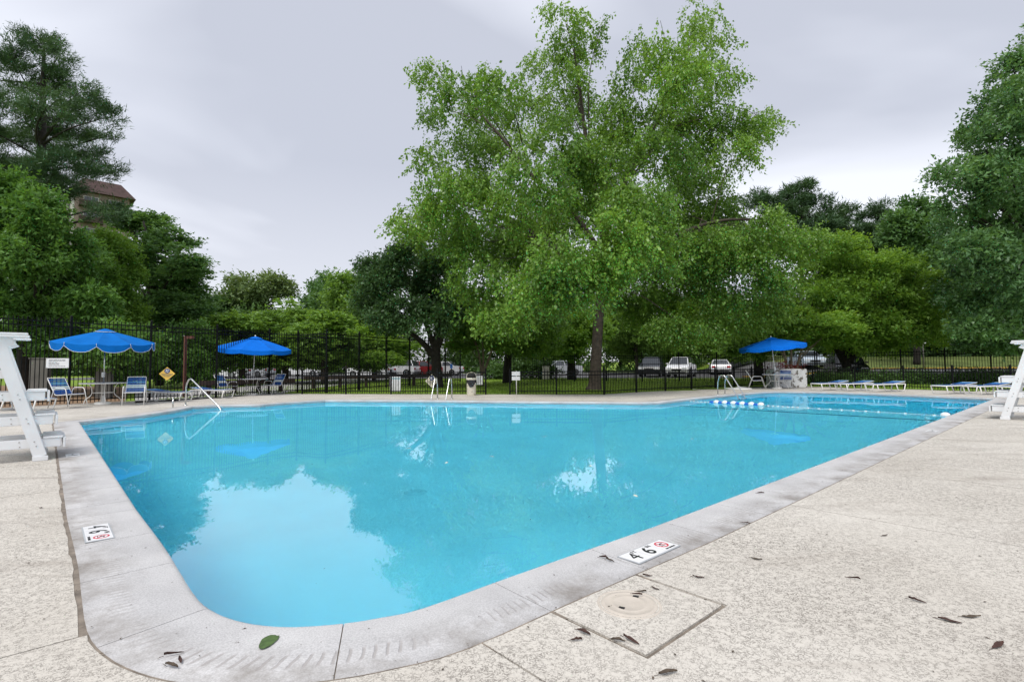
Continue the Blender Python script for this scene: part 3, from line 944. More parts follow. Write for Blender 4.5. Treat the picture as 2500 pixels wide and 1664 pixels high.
def tree(name, label, base, trunks, lobes, nleaf, size, style, lm, bm_, seed, group=None, cat="tree", aspect=.6, clumps=9, limb_r=.06, limbs=True, twig=1):
    rr_ = random.Random(seed)
    base = Vector(base)
    root = thing(name, label, cat, base, group=group)
    off = Matrix.Translation(-base)
    tb = MB()
    for path in trunks:
        pts = smooth_path([Vector(q[:3]) for q in path], 5)
        rs = []
        for i in range(len(pts)):
            f = i / (len(pts) - 1) * (len(path) - 1); k = min(int(f), len(path) - 2)
            rs.append(path[k][3] + (path[k + 1][3] - path[k][3]) * (f - k))
        tb.tube(pts, rs, 9)
    o = tb.build("trunk", bm_, root, xf=off)
    me_, Cc = crown_mesh(lobes, nleaf, size, style, seed, aspect, clumps)
    if limbs:
        lb = MB()
        for q in lobes:
            c = Vector(q[:3]); path = min(trunks, key=lambda pth: min((Vector(p_[:3]) - c).length for p_ in pth))
            z0, z1 = path[0][2], path[-1][2]
            zt = min(max(z0 + (c.z - z0) * (rr_.uniform(.62, .9) if style == 'weep' else rr_.uniform(.9, .98) if style == 'pine' else rr_.uniform(.45, .72)), z0 + (z1 - z0) * .28), z1 - .1)
            st = Vector(path[-1][:3]); sr = path[-1][3]
            for p_, q_ in zip(path, path[1:]):
                if p_[2] <= zt <= q_[2]:
                    f = (zt - p_[2]) / max(1e-6, q_[2] - p_[2]); st = Vector(p_[:3]).lerp(Vector(q_[:3]), f); sr = p_[3] + (q_[3] - p_[3]) * f
            d = c - st
            mid = st + d * .5 + Vector((rr_.uniform(-.3, .3), rr_.uniform(-.3, .3), (.10 if style == 'weep' else .02) * d.length))
            r0 = min(sr * .75, .02 + limb_r * d.length / 4)
            lb.tube(smooth_path([st, mid, c], 4), [r0 * (1 - .8 * k / 8) for k in range(9)], 6, caps=False)
            for k in range(3 * twig):
                e = c + Vector((rr_.uniform(-.8, .8) * q[3], rr_.uniform(-.8, .8) * q[4], rr_.uniform(-.5, .85) * q[5]))
                s_ = mid.lerp(c, rr_.uniform(.1, .9))
                lb.tube([s_, s_.lerp(e, .5) + Vector((0, 0, .1)), e], [r0 * .35, r0 * .22, .008], 4, caps=False)
        lb.build("branches", bm_, root, xf=off)["kind"] = "stuff"
    me_.transform(off)
    link("crown", me_, root, lm)
    return root
def lobes_px(lst, Y, dref=None, axis_u=None, seed=1, scale=1.0611, spread=.75, ry=1.0, front=None):
    """crown lobes given by where they stand out in the photo; depth follows a rounded crown of half-width dref (m)"""
    rr_ = random.Random(seed); out = []
    for q in lst:
        u, v, ru, rv = [c * scale for c in q[:4]]
        c0 = at(u, v, Y)
        dyo = q[4] if len(q) > 4 else 0.0
        if len(q) <= 4 and dref:
            dx_ = (u - axis_u * scale) / F * Y
            room = math.sqrt(max(.15, 1 - min(1, abs(dx_) / dref) ** 2)) * dref * spread
            dyo = rr_.uniform(-1, 1) * room
        y = Y + dyo
        c = at(u, v, y)
        rx, rz = ru / F * y, rv / F * y
        out.append((c.x, c.y, c.z, rx, min(rx, max(rz, rx * .7)) * ry, rz))
    return out
def gz_(x, y): return terrain(x, y)

LM = dict(
    birch=leaf_material("birch_leaf", (.034, .11, .016), (.25, .42, .06), .40, .4, .5),
    pine=leaf_material("pine_needle", (.028, .072, .032), (.10, .175, .075), .2),
    dkmaple=leaf_material("dark_maple_leaf", (.042, .12, .026), (.15, .29, .062), .4),
    ltmaple=leaf_material("light_maple_leaf", (.07, .17, .025), (.20, .34, .06), .42),
    linden=leaf_material("deep_green_leaf", (.042, .11, .036), (.14, .265, .082), .38),
    far=leaf_material("distant_leaf", (.075, .125, .045), (.18, .26, .10), .35),
    mid=leaf_material("fresh_green_leaf", (.075, .165, .028), (.22, .37, .075), .42),
    pear=leaf_material("pear_leaf", (.028, .07, .023), (.10, .19, .066), .28, .35),
    olive=leaf_material("yellow_green_leaf", (.09, .195, .028), (.26, .43, .075), .48),
    oak=leaf_material("blue_green_leaf", (.042, .115, .042), (.18, .325, .12), .34, .4, .45),
    back=leaf_material("shade_leaf", (.035, .085, .026), (.12, .22, .06), .35),
)
D = lambda y: y * .92

# --- the weeping birch
YB = D(28.2)
bx = gp(1449, 950, .0); by = YB
bb = at(1449, 948, YB); bb.z = gz_(bb.x, bb.y) - .05
BL = [(1300, 45, 55, 45), (1330, 110, 60, 50), (1265, 140, 50, 50), (1300, 175, 55, 45), (1380, 60, 20, 40),
      (1625, 75, 60, 60), (1540, 110, 60, 65), (1640, 170, 60, 65), (1475, 120, 35, 50), (1600, 40, 35, 35), (1580, 170, 70, 60),
      (1000, 165, 45, 45), (1060, 200, 50, 50), (1010, 250, 40, 40), (1100, 185, 35, 30),
      (1160, 200, 60, 60), (1130, 270, 75, 60), (1210, 260, 65, 60), (1090, 330, 75, 55), (1180, 330, 70, 50),
      (1000, 360, 45, 45), (1030, 420, 65, 45), (960, 490, 60, 45), (925, 512, 35, 22), (1050, 480, 85, 55),
      (1300, 310, 70, 70), (1240, 400, 85, 65), (1410, 270, 60, 65), (1450, 200, 55, 65), (1385, 390, 75, 70),
      (1560, 240, 75, 70), (1590, 310, 85, 60), (1680, 290, 65, 50), (1740, 285, 48, 42), (1690, 345, 55, 45), (1500, 340, 90, 65),
      (1600, 400, 95, 60), (1770, 275, 25, 30),
      (1130, 560, 100, 60), (1250, 530, 90, 70), (1180, 660, 100, 70), (1100, 620, 65, 55), (1060, 560, 55, 45),
      (1300, 590, 95, 75, -6.5), (1310, 645, 85, 50, -6.8), (1390, 620, 55, 60, -6.2), (1250, 640, 70, 60, -6.0),
      (1480, 470, 100, 75), (1620, 500, 110, 75), (1740, 520, 90, 65), (1830, 540, 70, 36, 1.0), (1790, 510, 40, 30, .5), (1570, 600, 110, 75), (1700, 630, 105, 75),
      (1790, 645, 55, 50, 1.5), (1500, 700, 95, 55), (1650, 710, 95, 50), (1420, 540, 70, 70), (1860, 560, 35, 40, 1.0), (1755, 700, 60, 36, 2.0),
      (1150, 720, 75, 45), (1230, 725, 80, 40), (1570, 745, 80, 32), (1670, 735, 80, 32, 2.0), (1450, 640, 80, 70, 4.0),
      (1420, 450, 80, 60, 4.5), (1300, 480, 80, 60, 4.5), (1560, 520, 90, 70, 5.0), (1200, 560, 90, 70, 5.0), (1680, 560, 90, 70, 5.5),
      (1350, 350, 60, 60, -3.0), (1500, 560, 80, 60, -5.0), (1330, 240, 50, 50), (1280, 230, 45, 45, 1.5), (1150, 420, 70, 50, -2), (1100, 420, 60, 40, 1.5), (1440, 330, 60, 60, 1), (1340, 430, 60, 50, -2), (1180, 480, 70, 50, -3), (1060, 520, 60, 40, -1), (1000, 540, 50, 30, 1), (1640, 545, 75, 42, -1.6), (1560, 560, 60, 40, -1.2), (1700, 575, 60, 36, -1.8)]
bl_ = lobes_px(BL, YB, 9.3, 1390, 11)
def tp(u, v, r, y=YB): 
    p_ = at(u, v, y); return (p_.x, p_.y, p_.z, r)
tr0 = [(bb.x, bb.y, bb.z, .46), tp(1452, 935, .33), tp(1456, 860, .27), tp(1462, 760, .25), tp(1470, 640, .24), tp(1472, 545, .21), tp(1445, 430, .15), tp(1425, 300, .10), tp(1405, 150, .055), tp(1400, 60, .02)]
tr1 = [tp(1470, 600, .17), tp(1500, 500, .14), tp(1560, 380, .10), tp(1620, 270, .07), tp(1680, 130, .03)]
tr2 = [tp(1468, 620, .16), tp(1400, 520, .13), tp(1300, 430, .10), tp(1220, 330, .07), tp(1120, 220, .03)]
tr3 = [tp(1466, 700, .14), tp(1350, 600, .11), tp(1200, 520, .08), tp(1050, 480, .03)]
tr4 = [tp(1468, 690, .14), tp(1600, 600, .11), tp(1750, 540, .08), tp(1900, 540, .03)]
tree("birch_tree", "tall weeping birch with airy bright green crown on the lawn behind the low fence", bb, [tr0, tr1, tr2, tr3, tr4], bl_, 330000, .132, 'weep',
     LM["birch"], MT["bark"], 21, aspect=.66, clumps=16, limb_r=.014, twig=1)

# --- left side
YP = D(30)
pl = [(30, 125, 36, 42), (95, 105, 45, 30), (130, 135, 30, 28), (60, 190, 65, 36), (140, 185, 45, 30), (180, 210, 40, 26), (110, 240, 65, 30), (195, 250, 50, 24), (20, 255, 55, 42),
      (245, 270, 38, 20), (160, 300, 65, 28), (252, 310, 28, 16), (80, 320, 75, 34), (200, 350, 60, 20), (255, 390, 28, 14), (130, 395, 85, 30), (215, 398, 45, 14), (25, 400, 75, 36),
      (130, 440, 60, 20), (40, 460, 80, 36), (-60, 180, 70, 40), (-70, 280, 90, 40), (-60, 380, 90, 40), (60, 520, 90, 40), (262, 478, 30, 10), (238, 492, 42, 16)]
pb = at(100, 960, YP); pb.z = gz_(pb.x, pb.y)
tree("pine_tree", "tall dark white pine with open needle tiers at the left edge", pb,
     [[(pb.x, pb.y, pb.z, .42), tp(100, 700, .34, YP), tp(100, 500, .27, YP), tp(103, 300, .18, YP), tp(106, 170, .10, YP), tp(108, 88, .03, YP)]],
     lobes_px(pl, YP, 4.5, 95, 3, ry=1.0), 125000, .20, 'pine', LM["pine"], MT["barkdark"], 31, aspect=.16, clumps=12, limb_r=.05)
YM = D(26)
ml = [(30, 440, 60, 36), (80, 475, 55, 34), (20, 510, 75, 55), (105, 525, 56, 42), (60, 570, 85, 55), (145, 565, 50, 45), (30, 645, 75, 55), (120, 640, 75, 55), (185, 625, 50, 50),
      (195, 700, 60, 40), (100, 705, 75, 36), (20, 710, 60, 36), (-70, 450, 80, 70), (-80, 580, 90, 80), (-60, 690, 80, 50)]
mbp = at(60, 985, YM); mbp.z = gz_(mbp.x, mbp.y)
tree("maple_tree", "dark green maple overhanging the tall fence below the pine", mbp,
     [[(mbp.x, mbp.y, mbp.z, .30), tp(62, 800, .24, YM), tp(70, 680, .2, YM), tp(60, 520, .1, YM)]],
     lobes_px(ml, YM, 4.0, 50, 4), 95000, .15, 'broad', LM["dkmaple"], MT["barkdark"], 41)
YM2 = D(31)
ml2 = [(262, 565, 40, 36), (275, 615, 50, 40), (290, 655, 36, 36), (245, 680, 50, 40), (235, 735, 60, 30), (290, 725, 40, 26), (220, 640, 40, 40)]
m2 = at(262, 975, YM2); m2.z = gz_(m2.x, m2.y)
tree("maple_tree", "yellow-green young maple between the dark maple and the round tree", m2,
     [[(m2.x, m2.y, m2.z, .16), tp(250, 800, .13, YM2), tp(255, 640, .08, YM2)]], lobes_px(ml2, YM2, 2.2, 255, 5), 34000, .15, 'broad', LM["ltmaple"], MT["bark"], 42)
YL = D(38)
ll = [(300, 505, 45, 26), (345, 525, 52, 30), (398, 550, 42, 30), (330, 575, 62, 36), (418, 600, 44, 40), (442, 650, 34, 36), (380, 640, 66, 42), (460, 682, 20, 22), (400, 705, 66, 32),
      (330, 690, 56, 42), (440, 718, 36, 22), (290, 620, 40, 50), (300, 745, 60, 30), (380, 750, 60, 28)]
l0 = at(390, 935, YL); l0.z = gz_(l0.x, l0.y)
tree("linden_tree", "rounded deep green tree with layered crown right of the apartment block", l0,
     [[(l0.x, l0.y, l0.z, .28), tp(372, 800, .24, YL), tp(370, 640, .14, YL), tp(350, 540, .06, YL)]],
     lobes_px(ll, YL, 4.5, 370, 6), 66000, .19, 'layer', LM["linden"], MT["barkdark"], 43)
YF = D(78)
def far_tree(lst, Y, trunk_u, label, seed, lm="far", n_=16000, sz=.42, style='broad', name="far_tree", group="distant trees beyond the lawn"):
    b_ = at(trunk_u * 1.0611, 905, Y); b_.z = gz_(b_.x, b_.y)
    top = min(q[1] for q in lst); 
    return tree(name, label, b_, [[(b_.x, b_.y, b_.z, .3), tp(trunk_u * 1.0611, 830, .25, Y), tp(trunk_u * 1.0611, (top + 40) * 1.0611, .08, Y)]],
                lobes_px(lst, Y, (max(q[0] + q[2] for q in lst) - min(q[0] - q[2] for q in lst)) / 2 * 1.0611 / F * Y, trunk_u, seed),
                n_, sz, style, LM[lm], MT["barkdark"], seed, group, limb_r=.03)
far_tree([(570, 655, 45, 22), (620, 660, 36, 24), (540, 690, 40, 25), (600, 700, 60, 30), (520, 720, 40, 25), (650, 665, 22, 18), (560, 740, 70, 30)], YF, 580,
         "pale green far tree rising left of centre above the fence", 51, n_=24000, sz=.40)
far_tree([(745, 660, 24, 20), (750, 690, 40, 30), (725, 720, 40, 30), (790, 720, 30, 40)], D(92), 750, "small dark far tree peeking up left of the pear tree", 52, "linden", n_=12000, sz=.45)
far_tree([(800, 670, 36, 26), (780, 710, 50, 34), (840, 700, 40, 40), (820, 750, 70, 40)], D(72), 800, "mid green far tree right behind the pear tree's left edge", 53, "mid", n_=20000, sz=.38)
# mid light green trees behind the tall fence
def mid_tree(lst, Y, trunk_u, label, seed, lm="mid", n_=26000, sz=.2, style='layer', name="small_tree", bk="bark"):
    b_ = at(trunk_u * 1.0611, 930, Y); b_.z = gz_(b_.x, b_.y)
    top = min(q[1] for q in lst)
    t0 = [(b_.x, b_.y, b_.z, .16), tp(trunk_u * 1.0611 - 4, 850, .12, Y), tp(trunk_u * 1.0611 - 14, (top + 30) * 1.0611, .05, Y)]
    t1 = [(b_.x + .1, b_.y, b_.z + .3, .12), tp(trunk_u * 1.0611 + 14, 840, .1, Y), tp(trunk_u * 1.0611 + 36, (top + 45) * 1.0611, .04, Y)]
    hw = (max(q[0] + q[2] for q in lst) - min(q[0] - q[2] for q in lst)) / 2 * 1.0611 / F * Y
    return tree(name, label, b_, [t0, t1], lobes_px(lst, Y, hw, trunk_u, seed), n_, sz, style, LM[lm], MT[bk], seed, limb_r=.04)
mid_tree([(545, 745, 55, 25), (510, 770, 45, 25), (590, 770, 55, 28), (550, 800, 60, 25), (520, 830, 40, 25), (600, 820, 50, 28)], D(37), 555, "low spreading light green tree behind the second parasol's left", 61)
mid_tree([(655, 725, 60, 30), (620, 745, 50, 26), (700, 740, 50, 26), (660, 775, 75, 30), (620, 815, 60, 28), (700, 815, 55, 30)], D(40), 655, "rounded light green tree above the second parasol", 62)
mid_tree([(745, 750, 55, 28), (720, 785, 55, 30), (775, 790, 50, 30), (745, 825, 60, 26)], D(38), 745, "light green tree behind the corner of the tall fence", 63)
mid_tree([(825, 775, 55, 30), (800, 810, 55, 28), (870, 795, 60, 26), (920, 805, 50, 24), (860, 830, 60, 24)], D(44), 860, "bright green low tree under the pear tree's left branch", 64, "olive")
mid_tree([(440, 780, 50, 28), (400, 810, 60, 30), (470, 820, 45, 30), (430, 850, 50, 24), (350, 830, 50, 36)], D(34), 430, "dark shrubby tree behind the fence between the first two parasols", 65, "dkmaple", style='broad', sz=.16)
mid_tree([(250, 790, 60, 36), (310, 800, 50, 40), (200, 800, 50, 40), (290, 850, 60, 26), (120, 790, 50, 40), (60, 800, 50, 50), (0, 790, 60, 50)], D(27), 230, "dark leafy understorey tree behind the first parasol", 66, "dkmaple", style='broad', sz=.15, n_=42000)
# dark pear tree
YD = D(32)
dl = [(860, 618, 38, 26), (918, 598, 44, 30), (960, 575, 36, 30), (880, 668, 54, 34), (950, 640, 55, 36), (848, 695, 34, 26), (920, 715, 62, 34), (990, 690, 46, 36), (1010, 735, 40, 28),
      (1030, 640, 50, 44), (1060, 700, 45, 40), (865, 645, 40, 30), (1000, 600, 40, 36), (890, 740, 45, 20)]
d0 = at(1066, 945, YD); d0.z = gz_(d0.x, d0.y)
tree("pear_tree", "dark dense ornamental pear with forking black limbs left of the birch", d0,
     [[(d0.x, d0.y, d0.z, .42), tp(1066, 900, .30, YD), tp(1064, 850, .27, YD), tp(1070, 780, .15, YD), tp(1060, 690, .08, YD)],
      [tp(1062, 872, .2, YD), tp(1025, 830, .15, YD), tp(975, 795, .11, YD), tp(920, 760, .06, YD)],
      [tp(1063, 858, .18, YD), tp(1040, 790, .13, YD), tp(1010, 720, .09, YD), tp(970, 640, .04, YD)],
      [tp(1068, 852, .18, YD), tp(1090, 790, .13, YD), tp(1110, 720, .08, YD), tp(1090, 650, .03, YD)]],
     lobes_px(dl, YD, 3.6, 960, 7), 62000, .145, 'broad', LM["pear"], MT["barkdark"], 44, limb_r=.05)
# behind and under the birch
def stem_tree(lst, Y, trunks_px, label, seed, lm, n_, sz, style, bk="barkdark", name="tree", r0=.22):
    tr_ = []
    for path in trunks_px:
        k = len(path)
        tr_.append([tp(u, v, max(.03, r0 * (1 - .75 * i / (k - 1))), Y) for i, (u, v) in enumerate(path)])
    b_ = Vector(tr_[0][0][:3]); b_.z = gz_(b_.x, b_.y) - .03
    for t_ in tr_: t_[0] = (t_[0][0], t_[0][1], min(t_[0][2], b_.z) if t_ is tr_[0] else t_[0][2], t_[0][3])
    hw = (max(q[0] + q[2] for q in lst) - min(q[0] - q[2] for q in lst)) / 2 * 1.0611 / F * Y
    cu = sum(q[0] for q in lst) / len(lst)
    return tree(name, label, b_, tr_, lobes_px(lst, Y, hw, cu, seed, spread=.6), n_, sz, style, LM[lm], MT[bk], seed, limb_r=.03)
stem_tree([(1110, 745, 60, 34), (1080, 780, 45, 26), (1150, 770, 45, 30), (1060, 720, 50, 30)], D(34), [[(1178, 925), (1172, 880), (1160, 830), (1140, 780)], [(1178, 912), (1180, 870), (1176, 800)], [(1180, 912), (1195, 870), (1212, 820), (1225, 780)]],
          "multi-stemmed crape myrtle with pale thin stems behind the litter bin", 71, "mid", 26000, .16, 'layer', "barkpale", "crape_myrtle", .09)
stem_tree([(1200, 780, 70, 36), (1170, 735, 60, 34), (1250, 760, 50, 36), (1230, 720, 50, 40)], D(38), [[(1238, 925), (1240, 880), (1248, 830), (1250, 780)], [(1242, 860), (1262, 820), (1280, 770)]],
          "dark-trunked tree with drooping leaves right of the litter bin", 72, "mid", 32000, .18, 'broad', "barkdark", "shade_tree", .34)
stem_tree([(1300, 790, 60, 30), (1340, 760, 50, 34), (1270, 770, 40, 30), (1310, 735, 60, 36)], D(44), [[(1396, 922), (1394, 870), (1385, 820), (1380, 760)]],
          "yellow-green tree with a straight dark trunk left of the birch trunk", 73, "olive", 30000, .2, 'broad', "barkdark", "shade_tree", .38)
stem_tree([(1440, 790, 60, 34), (1400, 770, 50, 34), (1480, 770, 45, 40), (1420, 730, 60, 40)], D(60), [[(1556, 905), (1553, 860), (1545, 800), (1530, 760)]],
          "green tree with a thin trunk behind the dark parked car", 74, "mid", 30000, .22, 'broad', "bark", "shade_tree", .22)
stem_tree([(1560, 800, 60, 30), (1530, 760, 60, 36), (1610, 780, 55, 36), (1580, 740, 60, 36)], D(61), [[(1668, 900), (1666, 860), (1660, 800), (1650, 750)], [(1690, 900), (1688, 850), (1696, 790)]],
          "pair-trunked tree with browning leaves behind the white van", 75, "olive", 30000, .24, 'broad', "bark", "shade_tree", .30)
stem_tree([(1690, 790, 55, 34), (1660, 750, 55, 34), (1740, 770, 50, 36), (1720, 730, 60, 30)], D(62), [[(1752, 905), (1752, 850), (1756, 790), (1760, 740)], [(1768, 905), (1772, 850), (1780, 790)]],
          "green tree with two pale trunks behind the white saloon car", 76, "mid", 30000, .22, 'broad', "barkpale", "shade_tree", .18)
stem_tree([(1760, 770, 50, 30), (1720, 800, 40, 24), (1800, 760, 45, 34), (1770, 730, 50, 34)], D(37), [[(1853, 930), (1852, 880), (1856, 830), (1880, 770)]],
          "tree with a thick black trunk left of the right-hand parasol", 77, "mid", 28000, .17, 'broad', "barkdark", "shade_tree", .36)
# planter crape myrtle & big olive tree
YO = D(33)
stem_tree([(1830, 735, 45, 26), (1880, 750, 50, 26), (1850, 775, 50, 22), (1905, 775, 45, 20), (1800, 760, 40, 22), (1930, 745, 40, 24)], YO,
          [[(1925, 938), (1918, 880), (1905, 830), (1890, 790)], [(1930, 935), (1932, 870), (1930, 810)], [(1935, 935), (1950, 880), (1965, 830), (1985, 790)]],
          "crape myrtle with bare reddish stems behind the white planter", 78, "olive", 36000, .15, 'layer', "barkpale", "crape_myrtle", .10)
YO2 = D(36.5)
ol = [(1890, 570, 60, 24), (1960, 590, 80, 30), (2050, 612, 76, 28), (2105, 640, 62, 28), (1885, 635, 55, 28), (1950, 670, 85, 28), (2060, 690, 85, 28), (2125, 712, 55, 24), (1835, 700, 50, 26),
      (1905, 735, 80, 24), (1995, 745, 85, 26), (2080, 760, 76, 24), (2140, 770, 45, 20), (2010, 640, 80, 26), (2040, 790, 70, 20), (1960, 790, 60, 20)]
stem_tree(ol, YO2, [[(2068, 930), (2066, 880), (2060, 820), (2050, 740), (2030, 660)], [(2064, 880), (2030, 820), (1990, 760), (1960, 680)], [(2070, 880), (2100, 830), (2160, 770), (2200, 720)]],
          "spreading yellow-green tree with a wide low crown behind the sun loungers", 79, "olive", 82000, .165, 'broad', "barkdark", "spreading_tree", .34)
# tall background conifers
def conifer(lst, Y, tu, label, seed, n_=30000):
    b_ = at(tu * 1.0611, 900, Y); b_.z = gz_(b_.x, b_.y)
    top = min(q[1] - q[3] for q in lst)
    return tree("far_pine", label, b_, [[(b_.x, b_.y, b_.z, .35), tp(tu * 1.0611, 700, .25, Y), tp(tu * 1.0611, top * 1.0611, .04, Y)]],
                lobes_px(lst, Y, 5.0, tu, seed), n_, .42, 'pine', LM["pine"], MT["barkdark"], seed, "far pines at the right", aspect=.16, clumps=10, limb_r=.03)
conifer([(1845, 435, 36, 18), (1820, 460, 40, 20), (1875, 470, 40, 18), (1800, 490, 50, 20), (1850, 500, 55, 22), (1890, 520, 40, 20), (1770, 470, 30, 18), (1830, 550, 70, 30), (1730, 460, 40, 18)], D(58), 1845, "tallest of the far pines just right of the birch crown", 81)
conifer([(1935, 490, 40, 18), (1910, 520, 40, 18), (1965, 520, 45, 18), (1940, 550, 60, 22), (1930, 600, 60, 40)], D(60), 1935, "far pine left of the lowest gap above the yellow-green tree", 82, 22000)
conifer([(2025, 480, 26, 16), (2000, 505, 36, 16), (2045, 515, 40, 18), (2010, 545, 60, 22), (2060, 560, 50, 22), (2020, 600, 70, 40)], D(62), 2025, "feathery far pine beside the big blue-green tree", 83, 24000)
far_tree([(2095, 490, 46, 22), (2130, 520, 40, 30), (2080, 530, 50, 30), (2110, 580, 60, 40), (2160, 560, 40, 40)], D(50), 2110, "green tree wedged between the far pines and the big blue-green tree", 84, "linden", n_=26000, sz=.28)
# big blue-green tree at the right edge
YR = D(31)
rl = [(2335, 165, 42, 42), (2290, 250, 42, 36), (2345, 270, 80, 60), (2240, 330, 46, 34), (2215, 400, 55, 34), (2165, 402, 26, 14), (2295, 395, 80, 52), (2215, 470, 50, 34), (2290, 490, 80, 52),
      (2185, 530, 34, 30), (2250, 585, 72, 44), (2335, 590, 85, 60), (2215, 655, 55, 42), (2290, 690, 85, 52), (2345, 730, 85, 52), (2250, 745, 56, 32), (2410, 200, 70, 80), (2430, 330, 90, 90),
      (2430, 470, 90, 90), (2430, 620, 90, 80), (2420, 720, 80, 60), (2330, 420, 70, 60, -3.5), (2330, 640, 70, 60, -4), (2260, 780, 50, 20), (2340, 790, 60, 22), (2420, 100, 60, 60)]
r0_ = at(2590, 930, YR); r0_.z = gz_(r0_.x, r0_.y)
tree("oak_tree", "huge blue-green broadleaf tree filling the right edge", r0_,
     [[(r0_.x, r0_.y, r0_.z, .5), tp(2590, 800, .4, YR), tp(2580, 500, .3, YR), tp(2570, 250, .12, YR), tp(2560, 120, .04, YR)]],
     lobes_px(rl, YR, 6.5, 2420, 9), 150000, .17, 'broad', LM["oak"], MT["barkdark"], 91, limb_r=.05, clumps=11)
# dark backdrop wood: individual trees whose crowns reach low
rb = random.Random(77)
WHERE = ["behind the left lawn", "behind the hedge at left", "left of the white car row", "behind the white car row", "behind the red car", "behind the pear trunk", "behind the litter bin",
         "behind the grey car", "behind the birch trunk", "behind the dark parked car", "behind the white van", "behind the white saloon", "behind the right-hand parasol", "behind the planter",
         "behind the left-most right-side lounger", "behind the small road sign", "on the bank right of the road sign", "on the bank behind the right guard chair"]
for k, w_ in enumerate(WHERE):
    u = 150 + k * 135 + rb.uniform(-25, 25)
    if u > 2130: Yb = D(62 + rb.uniform(-2, 3))
    else: Yb = D(74 + rb.uniform(-4, 8))
    g0 = at(u, 905, Yb); g0.z = gz_(g0.x, g0.y)
    hgt = rb.uniform(7.5, 10.5); 
    lobes = []
    for j in range(11):
        t = rb.uniform(.12, 1); ang = rb.uniform(0, 6.28); rad = 4.6 * math.sqrt(max(.05, 1 - (abs(t - .45) / .6) ** 2)) * rb.uniform(.4, .9)
        lobes.append((g0.x + rad * math.cos(ang), g0.y + rad * math.sin(ang) * .7, g0.z + t * hgt, 2.3, 2.0, 1.7))
    for j in range(4):
        lobes.append((g0.x - 4 + j * 2.7, g0.y - 1, g0.z + .7, 1.7, 1.4, .9))
    tree("wood_tree", "shady dark tree in the wood " + w_, g0, [[(g0.x, g0.y, g0.z, .28), (g0.x + .2, g0.y, g0.z + hgt * .45, .2), (g0.x, g0.y, g0.z + hgt * .85, .06)]],
         lobes, 13000, .42, 'broad', LM["back"], MT["barkdark"], 300 + k, "trees of the dark wood behind the car park", limb_r=.03)

# hedges
def hedge(label, px0, px1, Y0, Y1, h, lm, n_, seed, sz=.11):
    a_ = at(px0, 905, D(Y0)); b_ = at(px1, 905, D(Y1))
    root_b = Vector((a_.x, a_.y, gz_(a_.x, a_.y)))
    L = (b_ - a_).length; k = max(3, int(L / .8)); lobes = []
    rr_ = random.Random(seed)
    for i in range(k + 1):
        p_ = a_.lerp(b_, i / k); z_ = gz_(p_.x, p_.y)
        lobes.append((p_.x, p_.y, z_ + h * .55 + rr_.uniform(-.06, .06), .75, .55, h * .55))
    t_ = [(a_.x, a_.y, root_b.z, .05), (a_.x + .05, a_.y, root_b.z + .3, .03)]
    tree("hedge", label, root_b, [t_], lobes, n_, sz, 'broad', LM[lm], MT["barkdark"], seed, cat="hedge", limbs=False)
hedge("low dark hedge at the edge of the lawn right of the bin", 1210, 1345, 46, 46, .95, "back", 9000, 501, .16)
hedge("dark clipped hedge behind the fence at the right, below the road", 1990, 2560, 33.5, 31, .42, "back", 34000, 502, .10)

# ------------------------------------------------------------------ fences
def fence(name, label, pts, h, sp, seed=1, post_px=None, bz=None, prail=(.10, .26), pr=.010, post=.032, over=.03, as_stuff=False, posts_every=2.4, post_at=None, first=True, last=True):
    root = thing(name, label, "fence", Vector((pts[0].x, pts[0].y, 0)))
    o0 = root.location.copy()
    zf = bz or (lambda x, y: -.01)
    pk_me = None; stuff = MB()
    mb_ = MB(); mb_.box((0, 0, h / 2 + .03), (pr * 2, pr * 2, h - .02)); pk_me = mb_.mesh("picket"); pk_me.materials.append(MT["black"])
    mb_ = MB(); mb_.box((0, 0, (h + .10) / 2), (post * 2, post * 2, h + .10)); mb_.lathe([(post * 1.25, h + .10), (post * 1.25, h + .125), (.0, h + .16)], 4)
    po_me = mb_.mesh("post"); po_me.materials.append(MT["black"])
    done = set()
    for a_, b_ in zip(pts, pts[1:]):
        L = (b_ - a_).length; d = (b_ - a_).normalized(); ang = math.atan2(d.y, d.x)
        npan = max(1, int(round(L / posts_every)))
        for k in range(npan):
            p0, p1 = a_.lerp(b_, k / npan), a_.lerp(b_, (k + 1) / npan)
            for q in (p0, p1):
                key = (round(q.x, 2), round(q.y, 2))
                if key in done: continue
                done.add(key)
                o = link("post", po_me, root, None, (q.x - o0.x, q.y - o0.y, zf(q.x, q.y))); o.rotation_euler = (0, 0, ang)
            z0, z1 = zf(p0.x, p0.y), zf(p1.x, p1.y)
            for zr in (h - prail[0], h - prail[1], .14):
                mb_ = MB(); mb_.bar((p0.x - o0.x + d.x * post, p0.y - o0.y + d.y * post, z0 + zr), (p1.x - o0.x - d.x * post, p1.y - o0.y - d.y * post, z1 + zr), .034, .038)
                mb_.build("rail", MT["black"], root)
            Lp = (p1 - p0).length; m_ = int(Lp / sp)
            for i in range(1, m_):
                q = p0.lerp(p1, i / m_); zq = z0 + (z1 - z0) * i / m_
                if as_stuff: stuff.box((q.x - o0.x, q.y - o0.y, zq + h / 2 + .03), (pr * 2, pr * 2, h - .02), rz=ang)
                else:
                    o = link("picket", pk_me, root, None, (q.x - o0.x, q.y - o0.y, zq)); o.rotation_euler = (0, 0, ang)
    if as_stuff:
        o = stuff.build("pickets", MT["black"], root); o["kind"] = "stuff"
    return root
TH = 2.93
fence("tall_fence", "tall black picket fence behind the left tables and loungers", FT, TH, .115, posts_every=2.2)
c1 = at(797, 905, D(26.9)); c1.z = 0
t2 = [Vector((FT[-1].x, FT[-1].y, 0)), c1, at(1000, 905, D(34.6)), at(1124, 905, D(41))]
for q in t2: q.z = 0
